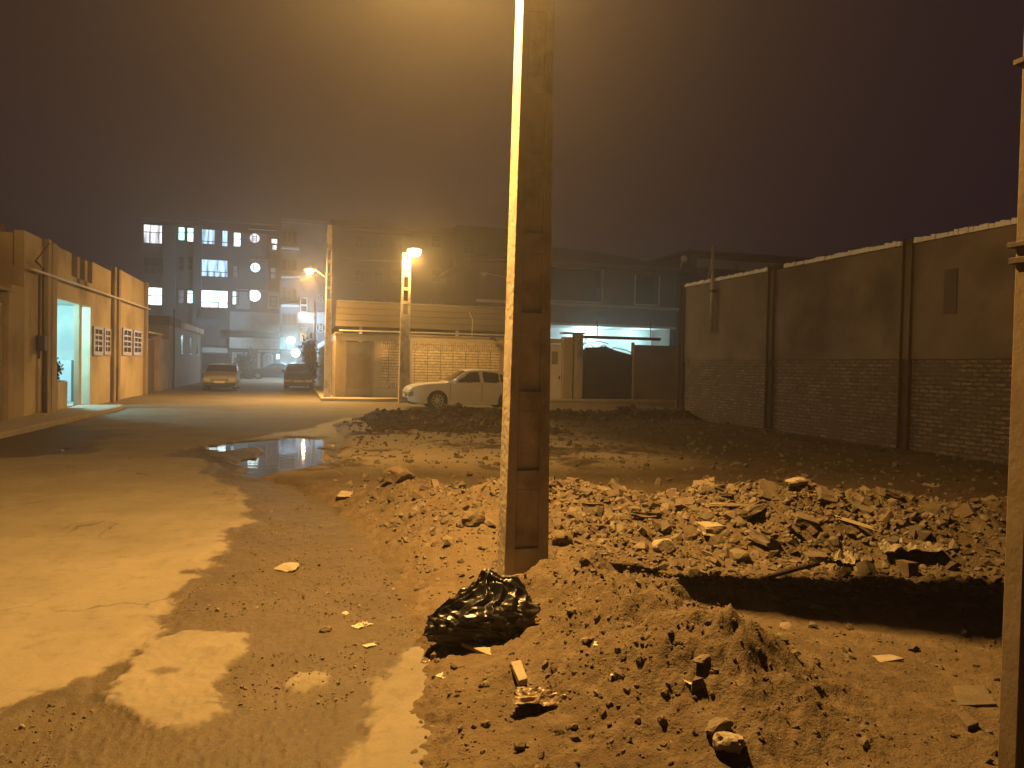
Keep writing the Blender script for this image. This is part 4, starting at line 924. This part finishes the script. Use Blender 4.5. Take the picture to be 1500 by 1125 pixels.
# tall blocks
def win(parent, Y, x0, x1, y0, y1, lit, bars=1, t=None, vbar=2, frame='purple', hb=.45):
    a = AY(x0, y0, Y); b = AY(x1, y1, Y); xa, xb, zt, zb = a.x, b.x, a.z, b.z; q = .07; fr = MB()
    yo = Y-.06
    fr.box(xa-q,xb+q,yo,Y-.004,zt,zt+q); fr.box(xa-q,xb+q,yo-.04,Y-.004,zb-q,zb); fr.box(xa-q,xa,yo,Y-.004,zb,zt); fr.box(xb,xb+q,yo,Y-.004,zb,zt)
    if bars: zm = zb+(zt-zb)*hb; fr.box(xa,xb,yo+.01,Y-.006,zm-.035,zm+.035)
    for i in range(1, vbar+1):
        xm = xa+(xb-xa)*i/(vbar+1); fr.box(xm-.03,xm+.03,yo+.012,Y-.007,zb,(zb+(zt-zb)*hb-.035) if bars else zt)
    f_ = fr.build('window', frame, parent)
    p_ = MB().box(xa,xb,Y-.022,Y-.012,zb,zt).build('pane', lit, f_)
def rwin(parent, Y, cx, cy, rp, lit, frame='purple'):
    c = AY(cx, cy, Y); r = rp*Y/F/math.cos(.0)*1.0
    n = 28; fr = MB(); ri, ro = r, r*1.14; vs = []; 
    for j in range(n):
        a = 2*math.pi*j/n; vs += [(c.x+ri*math.cos(a),Y-.07,c.z+ri*math.sin(a)),(c.x+ro*math.cos(a),Y-.07,c.z+ro*math.sin(a)),(c.x+ro*math.cos(a),Y-.004,c.z+ro*math.sin(a)),(c.x+ri*math.cos(a),Y-.004,c.z+ri*math.sin(a))]
    fs = []
    for j in range(n):
        k = (j+1) % n; fs += [(4*j+i,4*j+(i+1)%4,4*k+(i+1)%4,4*k+i) for i in range(4)]
    fr.add(vs, fs); fr.box(c.x-.42*r-.03,c.x-.42*r+.03,Y-.06,Y-.02,c.z-.8*r,c.z+.8*r); fr.box(c.x+.42*r-.03,c.x+.42*r+.03,Y-.06,Y-.02,c.z-.8*r,c.z+.8*r)
    for dz in (-.4,0,.4): fr.box(c.x-.42*r+.03,c.x+.42*r-.03,Y-.058,Y-.022,c.z+dz*r-.03,c.z+dz*r+.03)
    f_ = fr.build('window', frame, parent)
    p_ = MB().prism([(c.x+ri*math.cos(2*math.pi*j/n), c.z+ri*math.sin(2*math.pi*j/n)) for j in range(n)], 'y', Y-.018, Y-.010).build('pane', lit, f_)
def boxp(parent, name, m, Y, x0, x1, y0, y1, out=.1, dep=0.0):
    a = AY(x0, y0, Y); b = AY(x1, y1, Y); return MB().box(a.x,b.x,Y-out,Y-.003+dep,b.z,a.z).build(name, m, parent)
def apartment():
    Y = 80.0; t = thing('apartment_block', 'five storey apartment block with lit windows at the end of the street', 'apartment block', (-6, Y, 0))
    xa, xm, xb, xc = AY(206,400,Y).x, AY(294,400,Y).x, AY(335,400,Y).x, AY(414,400,Y).x
    m = MB(); m.box(xa,xm,Y,Y+12,-.4,14.6); m.build('wall','purple',t)
    m = MB(); m.box(xm,xb,Y-.0,Y+12,-.4,14.3); m.build('wall','lilac',t); m = MB(); m.box(xb+.002,xc,Y,Y+12,-.4,14.2); m.build('wall','lilac',t)
    for x0,x1,mm in ((240,256,'lilac'),(284,294,'lilac')): boxp(t,'pier',mm,Y,x0,x1,330,540,.25)
    boxp(t,'parapet','purple',Y,206,292,318,327,.3); boxp(t,'parapet','purple',Y,294,414,322,332,.3)
    W = lambda *a, **k: win(t, Y, *a, **k)
    W(211,237,329,357,'lit_curtain',vbar=2,hb=.6); W(262,270,333,352,'lit_cyan',vbar=0,hb=.62); W(275,283,334,354,'lit_cyan',vbar=0,hb=.66)
    W(211,237,421,447,'lit_white',vbar=2,hb=.55); W(211,237,376,402,'winglass',vbar=2); W(262,269,376,396,'winglass',vbar=0); W(275,282,376,396,'winglass',vbar=0); W(262,269,425,444,'lit_dim',vbar=0); W(275,282,426,444,'lit_cyan',vbar=0,hb=.8)
    W(296,314,336,358,'lit_blue',vbar=1,hb=.18); W(326,333,338,361,'lit_blue',vbar=0,hb=.25); W(343,352,341,361,'lit_white',vbar=0,hb=.55)
    W(295,333,380,406,'lit_blue',vbar=3,hb=.28); W(342,349,390,406,'lit_dim',vbar=1,hb=.5)
    W(295,333,425,451,'lit_white',vbar=2,hb=.28); W(341,349,427,446,'lit_white',vbar=0,hb=.62)
    rwin(t,Y,373,349,6.3,'lit_curtain'); rwin(t,Y,374,392,6.3,'lit_cyan'); 
    W(398,406,350,357,'lit_curtain',vbar=0,bars=0); W(399,405,359,366,'lit_curtain',vbar=0,bars=0); W(396,404,393,399,'lit_dim',vbar=0,bars=0); W(397,404,401,408,'lit_dim',vbar=0,bars=0)
    boxp(t,'panel','lilac2',Y,346,366,427,453,.04) ; boxp(t,'panel','lilac2',Y,392,409,427,453,.04)
    rwin(t,Y,373,433,8.2,'lit_white'); W(397,405,435,448,'lit_white',vbar=0)
    for x0,x1,y0,y1 in ((364,405,336,338),(364,405,380,382),(345,410,424,426)): boxp(t,'string_course','lilac2',Y,x0,x1,y0,y1,.18)
    boxp(t,'balcony_wall','purple',Y,295,333,454,468,.5); boxp(t,'balcony_wall','purple',Y,295,333,494,507,.5)
    boxp(t,'cladding','lilac2',Y,337,412,456,486,.06); rwin(t,Y,370,477,5.5,'winglass','offw'); W(393,401,478,486,'winglass',vbar=0,frame='offw')
    boxp(t,'railing','black',Y,340,409,486,494,.9); boxp(t,'balcony_front','offw',Y,337,412,494.5,512,.8)
    boxp(t,'beam','offw',Y,296,333,509,517,.3); boxp(t,'beam','lilac2',Y,296,412,512.5,515,.5) if 0 else None
    W(341,365,517,541,'lit_dim',vbar=1,frame='offw'); boxp(t,'pillar','brownblk',Y,366,378,513,552,.6); boxp(t,'recess','brownblk',Y,297,338,518,552,.05)
    fr = MB()
    for x0,x1,y0,y1 in ((378,381,517,552),(416,420,515,552),(378,420,512.5,516.5),(386,389,520,550),(398,400,520,550)):
        a = AY(x0,y0,Y); b = AY(x1,y1,Y); fr.box(a.x,b.x,Y-.7,Y-.5,b.z,a.z)
    fr.build('entrance_frame','offw',t); boxp(t,'door','lit_dim',Y,388.5,398.5,524,552,.2); boxp(t,'sign','lit_cyan',Y,405,414,519,526,.4); boxp(t,'sign','lit_dim',Y,388,399,517,522,.4)
apartment()
def shop_block():
    Y = 77.; t = thing('apartment_block', 'narrow grey block with a cyan lit shop front right of the lit apartments', 'apartment block', (1, Y, 0)); a = AY(411,400,Y).x; b = AY(478,400,Y).x
    MB().box(a+.02,b,Y,Y+12,-.4,15.3).build('wall','lilac',t)
    boxp(t,'shop_front','lit_shop',Y,410,431,494,512,.06); boxp(t,'shop_shutter','lilac2',Y,411,434,514,548,.05)
    for x0,x1,y0,y1,l in ((441,449,437,446,'winglass'),(441,449,448,456,'winglass'),(441,449,480,486,'lit_dim'),(441,449,488,498,'winglass')): win(t,Y,x0,x1,y0,y1,l,vbar=0,bars=0,frame='offw')
    for y in (362,404,446): boxp(t,'balcony_wall','lilac2',Y,412,438,y,y+4,.5); 
    for y in (340,380,424,460): win(t,Y,414,434,y,y+16,'winglass',vbar=2,bars=0)
    boxp(t,'panel','lilac2',Y,436,462,457,474,.08); boxp(t,'panel','lilac2',Y,464,478,457,474,.08)
    rwin(t,Y,470,437,5,'winglass','lilac2'); rwin(t,Y,470,480,6,'winglass','offw')
    boxp(t,'parapet','purple',Y,411,478,320,330,.3)
shop_block()
def brown_block():
    Y = 66.; t = thing('apartment_block', 'large unlit brown block behind the carport with one cyan window', 'apartment block', (11, Y, 0)); a = AY(477,400,Y).x; b = AY(748,400,Y).x
    MB().box(a+.5,b-5.2,Y,Y+14,-.4,13.0).build('wall','brownblk',t); MB().box(b-5.195,b,Y-1.2,Y+14,-.4,13.6).build('wall','brownblk',t); MB().box(a+.3,b-5.3,Y-.2,Y+14.1,13.003,13.5).build('parapet','dim',t)
    for x in (520,548,575,632):
        for y in (345,395,437): win(t,Y,x,x+13,y,y+18,'winglass',vbar=1,frame='dim')
    Y2 = Y-1.2
    for y in (350,392): win(t,Y2,680,694,y,y+22,'winglass',vbar=1,frame='dim')
    win(t,Y2,676,683,440,452,'lit_white',vbar=0,bars=0); win(t,Y2,684,692,431,452,'lit_cyan',vbar=0,bars=0); win(t,Y2,657,662,400,405,'lit_pink',vbar=0,bars=0)
    for x in (630,660): win(t,Y,x,x+8,440,458,'winglass',vbar=0,frame='dim')
    for y in (338,380): boxp(t,'string_course','dim',Y,500,600,y,y+2,.25)
brown_block()
# walls closing the far right side of the back street
t = thing('compound_wall','dim garden wall behind the far end of the dark boundary wall','wall',(24,BY,0)); MB().box(18.95,34,BY+.1,BY+.35,-.3,3.0).build('wall','brownblk',t); MB().box(18.95,34,BY+.05,BY+.4,3.003,3.07).build('coping','tan',t)

# plants in the street
leafy('shrub','loose dark shrub by the shop wall behind the khaki car','shrub', (AY(352,548,72).x,72,0), (.9,.6,1.0), 900, .16, seed=6)
leafy('shrub','dark tall shrub against the corner wall above the dark hatchback','shrub', (1.0,50,.13), (.55,1.4,1.3), 1500, .14, seed=9)

# ------------------------------------------------------------------ cars
def car(name, label, loc, rz, L, W, top, belt, wins, shield, rearw, wx, wr, paint, boxy=False, hb=.30, wins_lit=False, spokes=9):
    """lofted body; local +x is the front, the wheels stand on z = 0. top: (x, z) roof line control points"""
    t = thing(name, label, 'car', loc, rz); me_par = t
    xs = np.linspace(-L/2, L/2, 190); tx = [p[0] for p in top]; tz = [p[1] for p in top]
    zt = np.interp(xs, tx, tz)
    ker = np.array([1,2,3,2,1])/9.; zs = np.convolve(np.pad(zt,2,'edge'), ker, 'valid'); zt = np.where(np.abs(xs) < L/2-.06, zs, zt)
    e = np.clip((L/2-np.abs(xs))/.55, 0, 1); wp = W/2*(1-.17*(1-e)**2.4)
    zb = .20+.10*np.clip((np.abs(xs)-L/2+.5)/.5, 0, 1)**2
    ns, nt_ = 26, 12; V = []
    def hwf(x, z, w):
        lo = w*(1-.05*((z-.58)/.45)**2) if z < belt else w*(1-.05*((belt-.58)/.45)**2)-(z-belt)*(.30 if not boxy else .24)
        return lo
    K = ns+nt_
    for i, x in enumerate(xs):
        r = .09 if zt[i] > belt+.1 else .06; half = []
        for j in range(ns):
            z = zb[i]+(zt[i]-r-zb[i])*j/(ns-1); half.append((hwf(x,z,wp[i])-(.03 if j == 0 else 0), z))
        yt = half[-1][0]
        for j in range(1, nt_+1):
            u = j/nt_
            if u < .34: a = u/.34*math.pi/2*.96; half.append((yt-r*(1-math.cos(a)), zt[i]-r+r*math.sin(a)*.92))
            else: q = (u-.34)/.66; half.append(((yt-r)*(1-q), zt[i]-.08*r+.025*(1-(1-q)**2)))
        V += [(x, y, z) for y, z in half]+[(x, -y, z) for y, z in half[-2::-1]]
    Kf = 2*K-1; V = np.array(V); 
    # round the arches
    side = np.abs(V[:,1]) > W*.36
    for w_ in wx:
        dx, dz = V[:,0]-w_, V[:,2]-wr; d = np.hypot(dx, dz); ra = wr+.055; q = side & (np.abs(d-ra) < .022)
        V[q,0] = w_+dx[q]/d[q]*ra; V[q,2] = wr+dz[q]/d[q]*ra
    Nn = len(xs); i = np.arange(Nn*Kf).reshape(Nn, Kf); Fq = np.stack([i[:-1,:-1],i[1:,:-1],i[1:,1:],i[:-1,1:]],-1).reshape(-1,4)
    cen = V[Fq].mean(1); jj = np.tile(np.arange(Kf-1), Nn-1); jm = np.minimum(jj, Kf-2-jj); sidef = jm < ns-1
    kind = np.zeros(len(Fq), int)
    for w_ in wx: kind[(np.hypot(cen[:,0]-w_, cen[:,2]-wr) < wr+.05) & (np.abs(cen[:,1]) > W*.3) & sidef] = -1
    for n_, P in enumerate(wins): kind[sidef & inside(cen[:,0], cen[:,2], P) & (cen[:,1] > 0)] = 10+n_; kind[sidef & inside(cen[:,0], cen[:,2], P) & (cen[:,1] < 0)] = 20+n_
    tp = jm >= ns+2; kind[tp & (cen[:,0] > shield[0]) & (cen[:,0] < shield[1])] = 1; kind[tp & (cen[:,0] > rearw[0]) & (cen[:,0] < rearw[1])] = 2
    def sub(nm, sel, m, par, smooth=True, off=0.0):
        f_ = Fq[sel]
        if not len(f_): return None
        u_ = np.unique(f_); mp = np.zeros(len(V), int); mp[u_] = np.arange(len(u_)); VV = V[u_].copy()
        o = npmesh(nm, VV, mp[f_], m, None, smooth); o.parent = par; return o
    body = sub('body', kind == 0, paint, t)
    sub('windshield', kind == 1, 'glass', t); sub('rear_window', kind == 2, 'glass', t)
    for n_ in range(len(wins)): sub('side_window', kind == 10+n_, 'glass', t); sub('side_window', kind == 20+n_, 'glass', t)
    def pb(mb, nm, m, par=t, **k): o = mb.build(nm, m, None, **k); o.parent = par; return o
    cap = MB()
    for r_, sg in ((0,-1),(Nn-1,1)):
        ring = [tuple(v) for v in V[r_*Kf:(r_+1)*Kf]]; cap.add(ring, [tuple(range(Kf))])
    pb(cap, 'bumper', paint)
    pb(MB().box(-L/2+.12,L/2-.12,-W/2+.1,W/2-.1,.19,.24).box(-L/2+.3,L/2-.3,-W*.30,W*.30,.24,.75), 'underbody', 'trim')
    yw = W/2-.115
    for w_ in wx:
        for sg in (-1, 1):
            c = (w_, sg*yw, wr); a = sg
            ty = pb(MB().lathe([(wr*.66,-.10*a),(wr*.93,-.10*a),(wr,-.07*a),(wr,.06*a),(wr*.94,.095*a),(wr*.68,.098*a),(wr*.66,.02*a)], c, 'y', 30, caps=False), 'tyre', 'tyre', smooth=True)
            ty.name = 'wheel'
            rm = MB().lathe([(wr*.70,.02*a),(wr*.70,.092*a),(wr*.62,.085*a),(wr*.60,.03*a)], c, 'y', 30, caps=False)
            for k in range(spokes):
                an = 2*math.pi*k/spokes; dx_, dz_ = math.cos(an), math.sin(an); qx, qz = -dz_*.022, dx_*.022; y_ = c[1]+.06*a; y2 = c[1]+.085*a
                pts = []
                for yy_ in (y_, y2):
                    pts += [(c[0]+qx+dx_*.04,yy_,c[2]+qz+dz_*.04),(c[0]-qx+dx_*.04,yy_,c[2]-qz+dz_*.04),(c[0]-qx*.8+dx_*wr*.63,yy_,c[2]-qz*.8+dz_*wr*.63),(c[0]+qx*.8+dx_*wr*.63,yy_,c[2]+qz*.8+dz_*wr*.63)]
                rm.hexa(pts)
            rm.lathe([(.05,.03*a),(.05,.09*a)], c, 'y', 12)
            o = rm.build('rim', 'rim', None); o.parent = ty
            o = MB().lathe([(wr*.60,.015*a),(wr*.60,.028*a)], c, 'y', 24).build('brake_disc', 'trim', None); o.parent = ty
    def zat(x): return float(np.interp(x, xs, zt))
    def yat(x, z): return hwf(x, z, float(np.interp(x, xs, wp)))
    for sg in (-1, 1):
        # mirrors, handles, seams, lamps
        xm = shield[0]+.62*(shield[1]-shield[0]); ym = yat(xm, belt)
        pb(MB().lathe([(.02,-.10),(.075,-.06),(.085,.02),(.06,.08),(.02,.10)], (xm, sg*(ym+.10), belt+.07), 'y', 12), 'mirror', paint, smooth=True)
        for hx in (-.22, -1.0):
            yy_ = yat(hx, belt-.10); pb(MB().box(hx-.10,hx+.08,sg*(yy_-.004),sg*(yy_+.03),belt-.115,belt-.085), 'door_handle', paint, bevel=.008)
        hy = W/2*.84; fz = zat(L/2-.02)
        xl = L/2-.16; yl = yat(xl, fz-.12)
        pb(MB().prism([(L/2+.004,fz-.20),(L/2+.008,fz-.06),(L/2-.06,fz-.02),(L/2-.36,fz+.02),(L/2-.34,fz-.07),(L/2-.14,fz-.18)], 'y', sg*(yl-.42), sg*(yl+.006)) if not boxy else MB().box(L/2-.20,L/2+.012,sg*(yl-.36),sg*(yl-.0),fz-.20,fz-.05), 'headlight', 'lens', bevel=.01)
        rzz = zat(-L/2+.02); yr = yat(-L/2+.15, rzz-.1)
        pb(MB().box(-L/2-.008,-L/2+.26,sg*(yr-.30),sg*(yr+.008),rzz-.22,rzz-.05), 'tail_light', 'redlens', bevel=.01)
        sm = MB()
        for x_ in ((shield[1]-.05, -.39, -1.16) if not boxy else (shield[1]-.05, -.07, -1.10)):
            zs_ = np.linspace(.30, belt, 12)
            for a_, b_ in zip(zs_[:-1], zs_[1:]):
                sm.add([(x_-.006,sg*(yat(x_,a_)+.003),a_),(x_+.006,sg*(yat(x_,a_)+.003),a_),(x_+.006,sg*(yat(x_,b_)+.003),b_),(x_-.006,sg*(yat(x_,b_)+.003),b_)], [(0,1,2,3)])
        pb(sm, 'door_seam', 'trim')
        pb(MB().box(wx[1]+wr+.1,wx[0]-wr-.1,sg*(W/2*.955),sg*(W/2*1.0),.18,.255), 'sill', paint if not boxy else 'trim', bevel=.01)
    fz = zat(L/2-.02)
    pb(MB().box(L/2-.05,L/2+.014,-W*.24,W*.24,fz-.21,fz-.07), 'grille', 'trim', bevel=.006)
    for k in range(3): pb(MB().box(L/2+.013,L/2+.02,-W*.22,W*.22,fz-.19+.045*k,fz-.175+.045*k), 'grille_bar', 'rim')
    pb(MB().box(L/2-.06,L/2+.015,-W*.36,W*.36,.28,.40), 'air_intake', 'trim', bevel=.01)
    if boxy: pb(MB().box(L/2-.10,L/2+.05,-W*.47,W*.47,.30,.46), 'bumper_bar', 'trim', bevel=.02)
    pb(MB().box(L/2+.008,L/2+.058,-.26,.26,.43,.54), 'number_plate', 'white', bevel=.004)
    return t
sedan_top = [(-2.29,.72),(-2.26,.98),(-2.15,1.04),(-1.9,1.09),(-1.56,1.21),(-1.2,1.37),(-.9,1.44),(-.5,1.47),(-.1,1.46),(.18,1.42),(.5,1.22),(.80,1.03),(.95,.975),(1.3,.95),(1.75,.915),(2.0,.86),(2.18,.79),(2.26,.70),(2.29,.58)]
sw1 = [[(.58,.985),(.50,1.06),(.06,1.335),(-.28,1.375),(-.33,.985)],[(-.45,.985),(-.42,1.38),(-.75,1.375),(-1.02,1.335),(-1.05,1.0)],[(-1.10,1.01),(-1.08,1.315),(-1.36,1.16),(-1.30,1.06)]]
car('parked_car', 'white fastback sedan parked along the lit ochre compound wall', (6.25, 28.15, .0), math.pi, 4.58, 1.78, sedan_top, .96, sw1, (.20,.84), (-1.85,-1.15), (1.25,-1.38), .32, 'paintw')
box_top = [(-2.2,.72),(-2.18,.98),(-1.9,1.03),(-1.45,1.04),(-1.0,1.30),(-.75,1.38),(-.3,1.41),(.1,1.38),(.75,.98),(.95,.93),(1.6,.88),(2.1,.78),(2.18,.74),(2.2,.62)]
sw2 = [[(.70,.96),(.16,1.29),(.0,1.31),(-.02,.94)],[(-.12,.94),(-.10,1.31),(-.70,1.30),(-1.05,1.08),(-1.05,.95)]]
car('parked_car', 'khaki old sedan parked facing the camera on the left of the far street', (-3.72, 44.6, .0), -math.pi/2+.02, 4.4, 1.72, box_top, .92, sw2, (.14,.74), (-1.42,-1.0), (1.32,-1.30), .30, 'paintk', boxy=True)
car('parked_car', 'black sedan parked sideways in front of the shop entrance', (AY(400,550,73.5).x, 73.5, .0), math.pi-.04, 4.5, 1.74, sedan_top, .96, sw1, (.20,.84), (-1.85,-1.15), (1.25,-1.38), .32, 'paintd')
hatch_top = [(-1.9,.8),(-1.88,1.1),(-1.7,1.35),(-1.4,1.47),(-.6,1.52),(.1,1.50),(.4,1.42),(1.0,1.02),(1.15,.98),(1.7,.86),(1.86,.74),(1.9,.62)]
sw3 = [[(.92,1.04),(.40,1.34),(.05,1.42),(-.02,1.0)],[(-.12,1.0),(-.06,1.42),(-.9,1.42),(-1.3,1.30),(-1.35,1.05)]]
car('parked_car', 'dark hatchback in shadow behind the corner lamp pole', (.35, 48.6, .0), -math.pi/2-.03, 3.9, 1.68, hatch_top, .98, sw3, (.42,1.02), (-1.86,-1.6), (1.15,-1.2), .30, 'paintd')

# ------------------------------------------------------------------ night haze round the whole place
hz = MB().box(-80, 100, -18, 124, -1.95, 16.6).build('haze', 'dark')
hm = bpy.data.materials.new('night haze'); hm.use_nodes = True; n = hm.node_tree.nodes; n.clear()
pv_ = n.new('ShaderNodeVolumePrincipled'); om = n.new('ShaderNodeOutputMaterial'); hm.node_tree.links.new(pv_.outputs[0], om.inputs['Volume'])
pv_.inputs['Color'].default_value = (.86,.84,.82,1); pv_.inputs['Density'].default_value = HAZE_DENSITY; pv_.inputs['Anisotropy'].default_value = .80
hz.data.materials.clear(); hz.data.materials.append(hm); tag(hz, kind='stuff')
